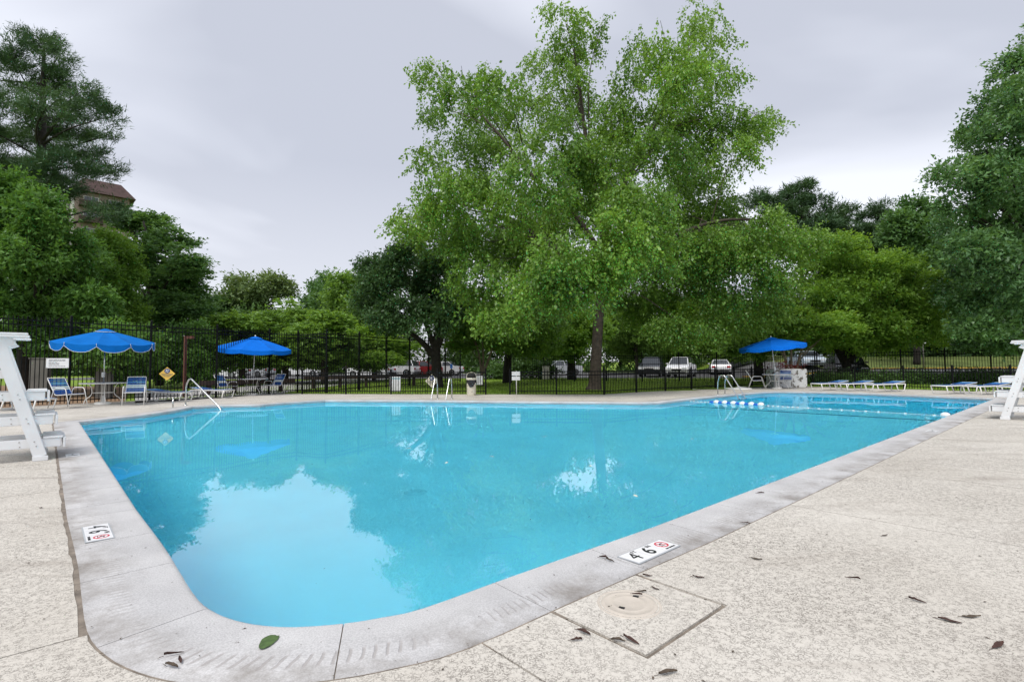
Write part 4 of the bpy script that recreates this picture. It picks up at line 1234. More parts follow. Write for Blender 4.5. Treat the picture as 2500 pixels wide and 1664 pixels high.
fence("tall_fence", "tall black picket fence turning away behind the lawn towards the pear tree", [t2[0], t2[1]], TH, .115, posts_every=3)
fence("tall_fence", "long tall black picket fence running off beside the white car row", t2[1:], TH, .125, bz=lambda x, y: terrain(x, y), posts_every=2.4)
LH = 1.0
fence("low_fence", "low black picket fence along the lawn left of the open gateway", [FLOW[0], FLOW[1]], LH, .112, posts_every=1.95, prail=(.03, .17), post=.030)
fence("low_fence", "low black picket fence between the gateway and the birch trunk", [FLOW[2], FLOW[3]], LH, .125, posts_every=2.1, prail=(.03, .17), post=.030)
fence("low_fence", "low black picket fence slanting off behind the right pool ladder to the planter", [FLOW[3], FLOW[4], FLOW[5], FLOW[6]], LH, .11, posts_every=1.9, prail=(.03, .17), post=.030)
fence("low_fence", "low black picket fence behind the right-hand row of loungers", FR, LH, .115, posts_every=2.4, prail=(.03, .17), post=.030)
bf = [at(1255, 900, D(41)), at(1480, 900, D(39.5)), at(1750, 900, D(38)), at(1990, 900, D(36.5))]
for q in bf: q.z = 0
fence("back_fence", "taller black fence across the far lawn in front of the parked cars", bf, 1.85, .13, bz=lambda x, y: terrain(x, y), prail=(.06, .22), as_stuff=True, posts_every=2.4)
bf2 = [at(1995, 900, D(36.4)), at(2200, 900, D(35.2)), at(2420, 900, D(33.8)), at(2650, 900, D(32.5))]
for q in bf2: q.z = 0
fence("back_fence", "taller black fence below the road and grass bank at the right", bf2, 1.85, .14, bz=lambda x, y: terrain(x, y) , prail=(.06, .22), posts_every=2.4)

# ------------------------------------------------------------------ buildings
YA = 92.0
ac = at(182, 500, YA); z_eave = at(182, 464, YA).z; z_ridge = z_eave + 2.9
bx1, bx0 = ac.x, ac.x - 46
gzb = gz_(ac.x, YA)
bl = thing("apartment_block", "brown brick apartment block with mansard roof behind the pine", "building", (bx1, YA, gzb), math.radians(-45))
mb = MB(); mb.box((-23, 4, (z_eave - gzb) / 2), (46, 8, z_eave - gzb)); mb.build("wall", MT["brick"], bl)
ze, zr = z_eave - gzb, z_ridge - gzb
mb = MB()
e0 = .9
vs = [(-46 - e0, -e0, ze + .003), (e0, -e0, ze + .003), (e0, 8 + e0, ze + .003), (-46 - e0, 8 + e0, ze + .003),
      (-46 + 1.2, 1.2, zr), (-1.2, 1.2, zr), (-1.2, 6.8, zr), (-46 + 1.2, 6.8, zr)]
mb.add(vs, [(0, 3, 2, 1), (4, 5, 6, 7), (0, 1, 5, 4), (1, 2, 6, 5), (2, 3, 7, 6), (3, 0, 4, 7)])
mb.build("roof", MT["roofbrown"], bl)
fl_h = 2.9
wme = None
for fl_ in range(int(ze / fl_h)):
    z0 = ze - (fl_ + 1) * fl_h + .55
    if z0 < 1: break
    for j in range(10):
        x0 = -3.2 - j * 4.4
        if wme is None:
            a_ = MB(); a_.box((0, -.06, .75), (2.2, .16, 1.75)); wme = a_.mesh("window"); wme.materials.append(MT["palewall"])
            a_ = MB(); a_.box((-.52, -.15, .75), (.95, .05, 1.55)); a_.box((.52, -.15, .75), (.95, .05, 1.55)); pme = a_.mesh("pane"); pme.materials.append(MT["glass"])
            a_ = MB(); a_.box((0, -.7, -.35), (3.6, 1.35, .16)); a_.box((0, -1.34, .15), (3.6, .06, .85)); bme = a_.mesh("balcony"); bme.materials.append(MT["timber"])
        w_ = link("window", wme, bl, None, (x0, 0, z0)); link("pane", pme, w_)
        if j % 2 == 1: link("balcony", bme, bl, None, (x0, 0, z0))
    for y0, bal in ((2.3, True), (5.9, False)):
        w_ = link("window", wme, bl, None, (0, y0, z0)); w_.rotation_euler = (0, 0, math.pi / 2); link("pane", pme, w_)
        if bal:
            o_ = link("balcony", bme, bl, None, (0, y0, z0)); o_.rotation_euler = (0, 0, math.pi / 2)
for j in range(6):
    mb = MB(); mb.box((-.30 - j * 8.8, -.25, ze / 2), (.5, .45, ze - .01)); mb.build("pilaster", MT["palewall"], bl)
# pale house seen through the trees at the right
hb = at(2172, 905, 70); hz = gz_(hb.x, 70)
ho = thing("pale_house", "pale rendered low building glimpsed through the trees at the right", "building", (hb.x, 70, hz))
mb = MB(); mb.box((0, 4, 2.0), (13, 8, 5.0)); mb.build("wall", MT["palewall"], ho)
mb = MB(); mb.add([(-7, -.5, 4.503), (7, -.5, 4.503), (7, 8.5, 4.503), (-7, 8.5, 4.503), (-7, 4, 6.6), (7, 4, 6.6)], [(0, 3, 2, 1), (0, 1, 5, 4), (2, 3, 4, 5), (1, 2, 5), (3, 0, 4)]); mb.build("roof", MT["roofbrown"], ho)
for j in range(4):
    mb = MB(); mb.box((-4.8 + j * 3.2, -.03, 2.4), (1.3, .12, 1.4)); w_ = mb.build("window", MT["signwhite"], ho)
    mb = MB(); mb.box((-4.8 + j * 3.2, -.11, 2.4), (1.1, .06, 1.2)); mb.build("pane", MT["glass"], w_)
# grey block walls in the shade behind the left fence
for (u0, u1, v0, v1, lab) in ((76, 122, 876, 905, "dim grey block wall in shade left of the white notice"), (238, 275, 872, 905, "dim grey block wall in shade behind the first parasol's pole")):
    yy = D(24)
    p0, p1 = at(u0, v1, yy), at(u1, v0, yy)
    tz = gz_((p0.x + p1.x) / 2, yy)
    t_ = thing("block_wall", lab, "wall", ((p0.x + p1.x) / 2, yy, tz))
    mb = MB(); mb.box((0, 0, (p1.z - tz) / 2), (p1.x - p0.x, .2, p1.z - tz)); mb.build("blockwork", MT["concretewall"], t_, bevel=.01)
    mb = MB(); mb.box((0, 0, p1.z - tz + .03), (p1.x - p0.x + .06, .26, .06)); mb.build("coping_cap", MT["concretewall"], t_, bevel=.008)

# timber guard rails behind the fence
def guard_rail(label, p, q, h=.55, k=4):
    p = Vector((p.x, p.y, 0)); q = Vector((q.x, q.y, 0))
    t_ = thing("guard_rail", label, "guard rail", (p.x, p.y, gz_(p.x, p.y)))
    z0 = gz_(p.x, p.y); d = q - p
    mb_ = MB(); mb_.bar((0, 0, h), (d.x, d.y, gz_(q.x, q.y) - z0 + h), .12, .22); mb_.build("beam", MT["timber"], t_, bevel=.01)
    for i in range(k):
        e = d * ((i + .3) / k); zz_ = gz_(p.x + e.x, p.y + e.y) - z0
        mb_ = MB(); mb_.box((e.x, e.y + .14, zz_ + h / 2), (.15, .15, h + .12)); mb_.build("post", MT["timber"], t_)
guard_rail("dark brown timber guard rail behind the second parasol", at(487, 930, D(26)), at(720, 930, D(29)), .55, 4)
guard_rail("dark brown timber guard rail along the path left of the pear trunk", at(742, 918, D(31)), at(1100, 918, D(36)), .62, 6)
# rust brown post with a short arm
pp = at(450, 952, D(24.0)); pz = gz_(pp.x, pp.y); ph = at(450, 820, pp.y).z - pz
t_ = thing("brown_post", "rust brown square post with a short top arm on the lawn behind the fence", "post", (pp.x, pp.y, pz))
mb = MB(); mb.box((0, 0, ph / 2), (.10, .10, ph)); mb.build("pole", MT["rust"], t_, bevel=.006)
mb = MB(); mb.box((.20, 0, ph - .06), (.30, .08, .12)); mb.build("arm", MT["rust"], t_, bevel=.006)

# ------------------------------------------------------------------ pool furniture
def chair():
    c = thing("patio_chair", "", "chair")
    f = MB()
    for s in (-1, 1):
        x = .29 * s
        f = MB(); f.tube(round_path([(x, .36, 0.012), (x, .20, .63), (x, -.20, .63), (x, -.42, 0.012)], .09), .013, 7); f.build("side_frame", MT["whitetube"], c)
    f = MB(); f.tube(round_path([(-.26, -.50, .90), (-.26, -.20, .40), (-.26, .26, .43), (.26, .26, .43), (.26, -.20, .40), (.26, -.50, .90)], .06), .013, 7)
    f.tube(round_path([(-.26, -.495, .895), (-.255, -.515, .935), (.255, -.515, .935), (.26, -.495, .895)], .03), .013, 7)
    f.build("seat_frame", MT["whitetube"], c)
    f = MB(); f.tube([(-.29, -.15, .415), (.29, -.15, .415)], .011, 6); f.tube([(-.29, .23, .425), (.29, .23, .425)], .011, 6); f.build("cross_bar", MT["whitetube"], c)
    cols = ["strapblue", "strapblue", "straplight", "strapblue", "strapwhite", "strapwhite", "strapblue", "strapblue", "strapblue"]
    for i in range(9):
        t = i / 8; y, z = -.495 + .28 * t, .88 - .46 * t
        f = MB(); f.bar((-.27, y + .014, z), (.27, y + .014, z), .046, .006, up=(0, .85, .5)); f.build("strap", MT[cols[i]], c)
    for i in range(7):
        t = i / 6; f = MB(); f.box((0, -.15 + .38 * t, .432 + .02 * t), (.53, .052, .006)); f.build("strap", MT["strapwhite" if i == 5 else "strapblue"], c)
    return c
def face(target, frm):
    d = target - frm; return math.atan2(d.y, d.x) - math.pi / 2
T1c = gp(251, 986); T2c = gp(616, 963); T3c = gp(1897, 948.4)
for q in (T1c, T2c, T3c): q.z = 0
c0 = chair(); c0["group"] = "white framed strap chairs at the parasol tables"
pA = gp(168, 995)
c0.location = (pA.x, pA.y, -.008); c0.rotation_euler = (0, 0, math.radians(-100)); c0["label"] = "blue strap chair left of the first table, facing right"
for (u, v, rz, lab) in ((328, 988, math.radians(-150), "blue strap chair right of the first table, turned to the pool"),
                        (556, 966, math.radians(-104), "blue strap chair left of the second parasol's table, partly behind a lounger"),
                        (666, 962, math.radians(160), "blue strap chair right of the second parasol's table"),
                        (1849, 948, math.radians(-112), "blue strap chair in profile left of the right-hand table"),
                        (1919, 946.2, math.radians(152), "blue strap chair in front of the white planter behind the right-hand table")):
    p_ = gp(u, v); copy_tree(c0, (p_.x, p_.y, -.010), rz, lab)
def table():
    t = thing("patio_table", "", "table")
    f = MB(); f.lathe([(.025, .705), (.64, .705), (.66, .712), (.665, .722), (.66, .735), (.64, .740), (.025, .738), (.025, .705)], 40); f.build("table_top", MT["plastic"], t)
    for k in range(4):
        a_ = math.pi / 4 + k * math.pi / 2; c_, s_ = math.cos(a_), math.sin(a_)
        f = MB(); f.tube(smooth_path([(c_ * .40, s_ * .40, .705), (c_ * .33, s_ * .33, .60), (c_ * .30, s_ * .30, .42), (c_ * .34, s_ * .34, .30), (c_ * .47, s_ * .47, .18), (c_ * .52, s_ * .52, .01)], 3), .013, 7)
        f.build("leg", MT["whitetube"], t)
    f = MB(); f.tube([(.30 * math.cos(a_), .30 * math.sin(a_), .40) for a_ in [i * math.pi / 12 for i in range(24)]], .010, 6, closed=True); f.build("ring", MT["whitetube"], t)
    return t
tb0 = table(); tb0["group"] = "round white tables under the parasols"
tb0.location = (T1c.x, T1c.y, -.008); tb0["label"] = "round white table under the scalloped parasol at the left"
copy_tree(tb0, (T2c.x, T2c.y, -.010), .3, "round white table under the plain parasol left of centre")
copy_tree(tb0, (T3c.x, T3c.y, -.010), .5, "round white table under the right-hand parasol by the planter")

def parasol(label, loc, lean, rz, scallop, canvas, R_=1.5, rim=1.92, peak=2.36, gores=8):
    t = thing("parasol", label, "parasol", loc, group="blue parasols by the pool")
    t.rotation_euler = (lean[0], lean[1], 0)
    f = MB(); f.tube([(0, 0, .0), (0, 0, peak + .03)], .019, 10); f.build("pole", MT["steel"] if scallop else MT["whitetube"], t)
    f = MB(); f.lathe([(0, .0), (.24, .0), (.24, .05), (.20, .075), (.045, .09), (.04, .30), (0, .30)], 24); f.build("base", MT["whitetube"], t)
    f = MB(); f.box((0, -.03, 1.02), (.07, .09, .17)); cb = f.build("crank_box", MT["plastic"], t, bevel=.01)
    f = MB(); f.tube([(.035, -.03, 1.02), (.10, -.03, 1.02), (.10, -.09, 1.02)], .008, 6); f.build("crank_handle", MT["steel"], cb)
    n_ = gores * 6; vs, fs = [], []
    rings = 7
    for i in range(rings + 1):
        fr_ = .10 + .90 * i / rings
        for k in range(n_):
            g_ = (k % 6) / 6.0; a_ = rz + 2 * math.pi * k / n_
            # straight-sided polygon between ribs, slack in the middle of each gore
            half = math.pi / gores; loc_a = (g_ - .5) * 2 * half
            rad = R_ * fr_ * math.cos(half) / math.cos(loc_a)
            sag = -.055 * fr_ * (1 - (2 * g_ - 1) ** 2)
            z = peak - (peak - rim) * (fr_ ** 1.12) + sag * .9
            vs.append((rad * math.cos(a_), rad * math.sin(a_), z))
    for i in range(rings):
        for k in range(n_):
            k2 = (k + 1) % n_; fs.append((i * n_ + k, (i + 1) * n_ + k, (i + 1) * n_ + k2, i * n_ + k2))
    f = MB(); f.add(vs, fs, False); cn = f.build("canopy", canvas, t)
    edge = [Vector(v) for v in vs[rings * n_:]]
    # valance
    vv, ff, low = [], [], []
    for k in range(n_):
        g_ = (k % 6) / 6.0
        drop = .17 + (.07 * math.sin(math.pi * g_) if scallop else .012 * math.sin(math.pi * g_))
        if scallop and k % 6 == 0: drop = .10
        e = edge[k]; o_ = Vector((e.x, e.y, 0)).normalized() * (.012 if k % 6 else .0)
        wob = .012 * math.sin(k * 2.3)
        for q in range(3): vv.append(e + o_ * q + Vector((wob * q * e.y / R_, -wob * q * e.x / R_, -drop * q / 2)))
        low.append(vv[-1])
    for k in range(n_):
        k2 = (k + 1) % n_
        for q in range(2): ff.append((k * 3 + q, k * 3 + q + 1, k2 * 3 + q + 1, k2 * 3 + q))
    f = MB(); f.add(vv, ff, True); f.build("valance", canvas, t)
    if scallop:
        f = MB(); f.tube([p_ * 1.004 for p_ in low], .006, 5, closed=True)
        for k in range(0, n_, 6): f.tube([edge[k] * 1.006, low[k] * 1.006], .005, 5)
        f.build("white_trim", MT["plastic"], t)
    # wind vent cap and finial
    f = MB(); f.lathe([(R_ * .20, peak - .045), (R_ * .12, peak + .005), (.03, peak + .05)], gores, smooth=False); f.build("vent_cap", canvas, t)
    if not scallop:
        f = MB(); f.lathe([(0, peak + .04), (.022, peak + .045), (.034, peak + .075), (.024, peak + .105), (0, peak + .115)], 12); f.build("finial", MT["plastic"], t)
    else:
        f = MB(); f.tube([(R_ * .20 * math.cos(rz + 2 * math.pi * k / gores), R_ * .20 * math.sin(rz + 2 * math.pi * k / gores), peak - .047) for k in range(gores)], .008, 5, closed=True); f.build("vent_trim", MT["plastic"], t)
    for k in range(gores):
        a_ = rz + 2 * math.pi * k / gores
        f = MB(); f.tube([(0.03 * math.cos(a_), .03 * math.sin(a_), peak - .06), (R_ * .98 * math.cos(a_), R_ * .98 * math.sin(a_), rim - .014)], .008, 5); f.build("rib", MT["whitetube"], t)
        f = MB(); f.tube([(0.03 * math.cos(a_), .03 * math.sin(a_), rim - .18), (R_ * .5 * math.cos(a_), R_ * .5 * math.sin(a_), (rim + peak) / 2 - .07)], .007, 5); f.build("strut", MT["whitetube"], t)
    return t
parasol("blue parasol with white-trimmed scalloped valance at the far left table", (T1c.x, T1c.y, -.008), (math.radians(4), math.radians(3.5), 0), .2, True, MT["blue"], 1.43, 2.14, 2.54, gores=10)
parasol("plain bright blue parasol leaning right over the second table", (T2c.x, T2c.y, -.010), (math.radians(4), math.radians(4.0), 0), .12, False, MT["blue2"], 1.60, 2.15, 2.62)
parasol("plain deep blue parasol tilted up to the right by the white planter", (T3c.x, T3c.y, -.010), (math.radians(1), math.radians(-5.5), 0), .3, False, MT["blue2"], 1.54, 2.17, 2.56)

def lounger():
    t = thing("sun_lounger", "", "sun lounger")
    hx, hl, z = .30, .80, .34
    f = MB(); f.tube(round_path([(hx, -hl, z - .02), (hx, hl, z), (-hx, hl, z), (-hx, -hl, z - .02), (hx, -hl, z - .02)], .10), .021, 7); f.build("frame", MT["whitetube"], t)
    for yt, yb in ((-.77, -.68), (.26, .38), (.77, .68)):
        f = MB(); f.tube(round_path([(hx, yt, z - .01), (hx, yb, .022), (-hx, yb, .022), (-hx, yt, z - .01)], .08), .021, 7); f.build("leg", MT["whitetube"], t)
    for i in range(11):
        y = -.72 + i * .083
        f = MB(); f.box((0, y, z + .014), (.60, .060, .006)); f.build("strap", MT["strapblue" if i % 4 else "straplight"], t)
    # raised back rest at +y
    y0, L, an_ = .20, .62, math.radians(7)
    bf_ = MB(); bf_.tube(round_path([(hx - .03, y0, z + .02), (hx - .03, y0 + L * math.cos(an_), z + .02 + L * math.sin(an_)), (-hx + .03, y0 + L * math.cos(an_), z + .02 + L * math.sin(an_)), (-hx + .03, y0, z + .02)], .06), .013, 7)
    b_ = bf_.build("back_frame", MT["whitetube"], t)
    for i in range(8):
        s_ = .05 + i * .078
        f = MB(); f.bar((-.28, y0 + s_ * math.cos(an_), z + .036 + s_ * math.sin(an_)), (.28, y0 + s_ * math.cos(an_), z + .036 + s_ * math.sin(an_)), .066, .007, up=(0, -math.sin(an_), math.cos(an_)))
        f.build("back_strap", MT["strapwhite" if i == 7 else ("straplight" if i in (4, 5, 6) else "strapblue")], b_)
    return t
lg0 = lounger(); lg0["group"] = "white framed sun loungers with blue straps"
q = gp(412, 978); lg0.location = (q.x, q.y, -.010); lg0.rotation_euler = (0, 0, math.radians(82)); lg0["label"] = "sun lounger with blue straps behind the single steel handrail"
for (u, v, rz, lab) in ((518, 971, 80, "sun lounger in front of the chair left of the second parasol"),
                        (55, 1000, 84, "sun lounger half hidden behind the left guard chair"),
                        (2026, 952, -76, "leftmost sun lounger of the right-hand row"),
                        (2086, 953, -76, "second sun lounger from the left in the right-hand row"),
                        (2161, 955, -76, "third sun lounger of the right-hand row, left of the gap"),
                        (2330, 960, -78, "sun lounger just right of the gap in the right-hand row"),
                        (2411, 962, -78, "sun lounger next to the right guard chair, near the pool corner"),
                        (2497, 964, -78, "sun lounger hidden behind the right guard chair")):
    p_ = gp(u, v); copy_tree(lg0, (p_.x, p_.y, -.010), math.radians(rz), lab)

def guard_chair(label, origin, rz):
    t = thing("lifeguard_chair", label, "lifeguard chair", origin, rz, group="white lifeguard chairs")
    W = .42; LN = -.46; TZ = 1.62
    def leg_y(z): return LN * z / TZ
    for s in (-1, 1):
        x = W * s
        f = MB(); f.bar((x, 0, .05), (x, LN, TZ), .045, .135, up=(0, 1, 0)); lg = f.build("front_leg", MT["white"], t, bevel=.006)
        f = MB(); f.box((x, .0, .03), (.075, .155, .06)); f.build("foot", MT["white"], lg, bevel=.006)
        f = MB(); f.bar((x, -1.45, .0), (x, -1.10, 1.62), .045, .125, up=(0, 1, 0)); f.build("rear_leg", MT["white"], t, bevel=.006)
        for z in (.22, .52, .83):
            y1 = leg_y(z) + .28
            f = MB(); f.box((x - s * .047, (y1 - 1.42 + .25 * z) / 2 - .02, z), (.045, y1 + 1.42 - .25 * z, .115)); f.build("side_rail", MT["white"], t, bevel=.006)
            f = MB()
            for dz in (-.03, .03):
                f.tube([(x + s * .020, leg_y(z) + .01 - dz * .35, z + dz), (x + s * .030, leg_y(z) + .01 - dz * .35, z + dz)], .008, 8)
                f.tube([(x - s * .02, leg_y(z) - .14 - dz * .1, z + dz), (x - s * .018, leg_y(z) - .14 - dz * .1, z + dz)], .008, 8)
            f.build("bolt", MT["steel"], t)
        f = MB(); f.box((x, -.62, 1.60), (.14, .95, .03)); ar = f.build("armrest", MT["white"], t, bevel=.006)
        f = MB(); f.box((x + s * .012, -.58, 1.632), (.10, .84, .028)); f.build("armrest_cap", MT["white"], ar, bevel=.006)
        f = MB(); f.extr([(-.30, 1.58), (-.30, 1.545), (-.26, 1.50), (-.33, 1.47), (-.42, 1.44), (-.45, 1.40), (-.52, 1.58)], (x, 0, 0), (0, 1, 0), (0, 0, 1), (1, 0, 0), .04); f.build("bracket", MT["white"], t)
    for z in (.22, .52, .83):
        y1 = leg_y(z) + .28
        f = MB(); f.box((0, y1 + .014, z - .005), (2 * W - .02, .026, .125)); f.box((0, y1 - .10, z + .068), (2 * W - .03, .20, .022)); f.box((0, y1 - .215, z - .02), (2 * W - .14, .022, .10))
        f.build("tread", MT["white"], t, bevel=.004)
    for i in range(5):
        f = MB(); f.box((0, -.44 - i * .115, 1.16), (2 * W - .05, .10, .028)); f.build("seat_slat", MT["white"], t, bevel=.004)
    f = MB(); f.box((0, -.36, 1.12), (2 * W - .05, .03, .12)); f.build("seat_apron", MT["white"], t, bevel=.004)
    for s in (-1, 1):
        f = MB(); f.box((s * (W - .047), -.72, 1.11), (.045, .80, .09)); f.build("seat_rail", MT["white"], t, bevel=.004)
    for i in range(4):
        f = MB(); f.box((0, -1.16 + .02 * i, 1.30 + i * .13), (2 * W - .05, .026, .11)); f.build("back_slat", MT["white"], t, bevel=.004)
    return t
ang_b = math.atan2(BD.y, BD.x) - math.pi / 2
ang_a = math.atan2(AD.y, AD.x) - math.pi / 2
q = gp(98, 1122); o_ = q + AD * .42; guard_chair("white wooden lifeguard chair cut off by the left edge", (o_.x, o_.y, -.008), ang_b)
q = gp(2454, 1023); o_ = q + BD * .42; guard_chair("white wooden lifeguard chair cut off by the right edge", (o_.x, o_.y, -.008), ang_a)

# rails and ladders
def loc_path(pts, o): return [Vector(p) - o for p in pts]
def ladder(label, base_px, hooks, drop_dir, hgt, reach):
    """two curved rails: post foot on deck, over the top, down into the water"""
    o = gp(*base_px[0]); o.z = 0
    t = thing("pool_ladder", label, "pool ladder", o, group="stainless pool ladders")
    ends = []
    for (bu, bv) in base_px:
        b0 = gp(bu, bv); b0.z = -.01
        d = drop_dir
        pts = [b0, b0 + Vector((0, 0, hgt * .62)), b0 + d * (reach * .12) + Vector((0, 0, hgt)), b0 + d * (reach * .38) + Vector((0, 0, hgt * .98)), b0 + d * reach + Vector((0, 0, .0)), b0 + d * (reach + .10) + Vector((0, 0, -.25)), b0 + d * (reach + .10) + Vector((0, 0, -1.1))]
        f = MB(); f.tube(loc_path(round_path(pts, .30, 6), o), .024, 10); f.build("rail", MT["steel"], t)
        f = MB(); f.lathe([(.0, .012), (.05, .012), (.055, 0)], 14, c=b0 - o + Vector((0, 0, .002))); f.build("flange", MT["steel"], t)
        ends.append(b0 + d * (reach + .10))
    for z in (-.35, -.65, -.95):
        f = MB(); f.bar(ends[0] - o + Vector((0, 0, z)), ends[1] - o + Vector((0, 0, z)), .07, .02); f.build("step", MT["plastic"], t)
toward = Vector((-.12, -1, 0)).normalized()
ladder("steel pool ladder in the middle of the far edge, left of the bin", [(1068, 972), (1103, 972)], None, Vector((-.25, -1, 0)).normalized(), .80, .62)
n_out = (gp(1700, 970) - gp(1870, 955.5)); n_out.z = 0; n_out.normalize(); n_in = Vector((-n_out.y, n_out.x, 0))
if n_in.y > 0: n_in = -n_in
ladder("steel pool ladder right of centre beside the lane rope", [(1752.6, 962.5), (1770, 960.5)], None, n_in, .80, .78)
# single hand rail at the steps
p0, p1, p2 = gp(453, 988), None, gp(541, 1000, WZ)
t_ = thing("hand_rail", "single bent steel hand rail going down into the pool steps at the left", "hand rail", (p0.x, p0.y, 0))
zt = at(466, 921, p0.y).z
pts = [p0 + Vector((0, 0, -.01)), Vector((p0.x, p0.y, zt * .72)), p0.lerp(p2, .10) + Vector((0, 0, zt)), p2 + Vector((0, 0, .02)), p2 + (p2 - p0) * .10 + Vector((0, 0, -.5))]
pts[2].z = zt
f = MB(); f.tube(loc_path(round_path(pts, .28, 6), Vector((p0.x, p0.y, 0))), .025, 10); f.build("rail", MT["steel"], t_)
f = MB(); f.lathe([(.0, .014), (.055, .014), (.06, 0)], 14, c=(0, 0, -.006)); f.build("flange", MT["steel"], t_)
q = gp(422, 993)
t_ = thing("anchor_post", "short steel post stub on the deck beside the hand rail", "post", (q.x, q.y, -.01))
f = MB(); f.tube([(0, 0, 0), (0, 0, .26)], .022, 10); f.build("tube", MT["steel"], t_)
f = MB(); f.lathe([(0, .262), (.03, .262), (.03, .285), (0, .29)], 12); f.build("cap", MT["steel"], t_)

# lane rope
ra, rb_ = gp(1668, 979, WZ), gp(2316, 1016, WZ)
o = Vector((ra.x, ra.y, WZ))
t_ = thing("lane_rope", "white float rope with six large floats across the pool at the depth change", "lane rope", o)
d = (rb_ - ra); L = d.length
f = MB(); f.tube([(0, 0, .010), (d.x, d.y, .010)], .004, 6); f.build("rope", MT["plastic"], t_)
a_ = MB(); a_.lathe([(0, -.035), (.014, -.03), (.017, 0), (.014, .03), (0, .035)], 8); fm = a_.mesh("float"); fm.materials.append(MT["plastic"])
a_ = MB(); a_.lathe([(.02, -.095), (.05, -.085), (.078, -.02), (.074, .035), (.05, .085), (.02, .095)], 14); bm1 = a_.mesh("large_float"); bm1.materials.append(MT["plastic"])
a_ = MB(); a_.lathe([(.02, -.10), (.045, -.09), (.052, 0), (.045, .09), (.02, .10)], 12); bm2 = a_.mesh("blue_float"); bm2.materials.append(MT["buoyblue"])
rotq = d.to_track_quat('Z', 'Y')
f0, f1 = ((gp(1744, 984, WZ) - ra).length / L, (gp(1856, 990, WZ) - ra).length / L)
k = 0; s_ = .15
while s_ < L - .1:
    f_ = s_ / L
    if not (f0 - .012 < f_ < f1 + .012) and not (f_ > .55 and k % 2) and not (f_ > .8 and k % 4):
        o_ = link("small_float", fm, t_, None, (d.x * f_, d.y * f_, .012 + .002 * math.sin(k))); o_.rotation_mode = 'QUATERNION'; o_.rotation_quaternion = rotq
    s_ += .15; k += 1
for i in range(6):
    f_ = f0 + (f1 - f0) * i / 5
    o_ = link("large_float", bm1, t_, None, (d.x * f_, d.y * f_, .03)); o_.rotation_mode = 'QUATERNION'; o_.rotation_quaternion = rotq
    f_ -= (f1 - f0) / 10
    o_ = link("blue_float", bm2, t_, None, (d.x * f_, d.y * f_, .02)); o_.rotation_mode = 'QUATERNION'; o_.rotation_quaternion = rotq
o_ = link("large_float", bm1, t_, None, (d.x * .992, d.y * .992, .02)); o_.rotation_mode = 'QUATERNION'; o_.rotation_quaternion = rotq

# litter bin
q = gp(1151, 964.5)
t_ = thing("litter_bin", "cream litter bin with dome lid and black bag by the low fence", "litter bin", (q.x, q.y, -.010), .05)
f = MB(); f.lathe([(0, .0), (.185, .0), (.19, .02), (.20, .55), (.205, .62), (0, .62)], 32); f.build("body", MT["cream"], t_)
bag = []
seg = 48; vs, fs = [], []
for k in range(seg):
    a_ = 2 * math.pi * k / seg
    fr_ = abs(((a_ + math.pi / 2 + math.pi) % (2 * math.pi)) - math.pi)          # 0 at the front (-y)
    low = .36 + .15 * min(1, fr_ / .9) - .04 * math.sin(fr_ * 5) + .015 * math.sin(k * 2.7)
    for i in range(4):
        zt_ = .69 - (.69 - low) * i / 3
        rr_ = .212 + .012 * (i / 3) + .006 * math.sin(k * 1.9 + i)
        vs.append((rr_ * math.cos(a_), rr_ * math.sin(a_), zt_))
for k in range(seg):
    k2 = (k + 1) % seg
    for i in range(3): fs.append((k * 4 + i, k * 4 + i + 1, k2 * 4 + i + 1, k2 * 4 + i))
f = MB(); f.add(vs, fs, True); f.build("bin_bag", MT["bag"], t_)
prof = [(.216, .66), (.219, .72), (.216, .745), (.212, .80), (.200, .87), (.170, .925), (.11, .965), (.05, .98), (0, .984)]
f = MB(); f.lathe(prof, 40, skip=lambda i, fr_: i in (2, 3, 4, 5) and (abs(fr_ - .75) < .185 or abs(fr_ - .25) < .185)); ld = f.build("lid", MT["cream"], t_)
f = MB(); f.lathe([(0, .70), (.18, .70), (.185, .84), (.15, .90), (.08, .93), (0, .93)], 24); f.build("liner", MT["dark"], ld)

# signs
def print_lines(t, parent, w, h, rows, m, y, x0=None, seed=1, z0=0.0, th=.012):
    rr_ = random.Random(seed)
    mb_ = MB()
    for (zr, f0_, f1_) in rows:
        x = -w / 2 + f0_ * w; xe = -w / 2 + f1_ * w
        while x < xe - .01:
            l_ = min(rr_.uniform(.03, .10), xe - x)
            mb_.box((x + l_ / 2, y, z0 + zr * h), (l_, .002, th)); x += l_ + .012
    mb_.build("printed_lines", m, parent)
def board_sign(label, u0, u1, v0, v1, Y, m, rows, hole_fix=True, seed=1, rz=0.0, header=None, th=.012):
    a_, b_ = at(u0, v1, Y), at(u1, v0, Y)
    w, h = b_.x - a_.x, b_.z - a_.z
    w = w / max(.5, math.cos(rz))
    t = thing("notice_board", label, "sign", ((a_.x + b_.x) / 2, Y, a_.z), rz)
    f = MB(); f.box((0, 0, h / 2), (w, .012, h)); f.build("panel", m, t, bevel=.003)
    if header:
        mb_ = MB(); mb_.box((0, -.008, h * .88), (w * .90, .003, h * .13)); mb_.build("header_band", header, t)
    print_lines(t, t, w, h, rows, MT["printgrey"] if header else MT["print"], -.009, seed=seed, th=th)
    f = MB()
    for sx_ in (-1, 1):
        for sz_ in (.05, .95): f.tube([(sx_ * w * .46, -.006, h * sz_), (sx_ * w * .46, -.012, h * sz_)], .008, 8)
    f.build("rivet", MT["steel"], t)
    return t, w, h
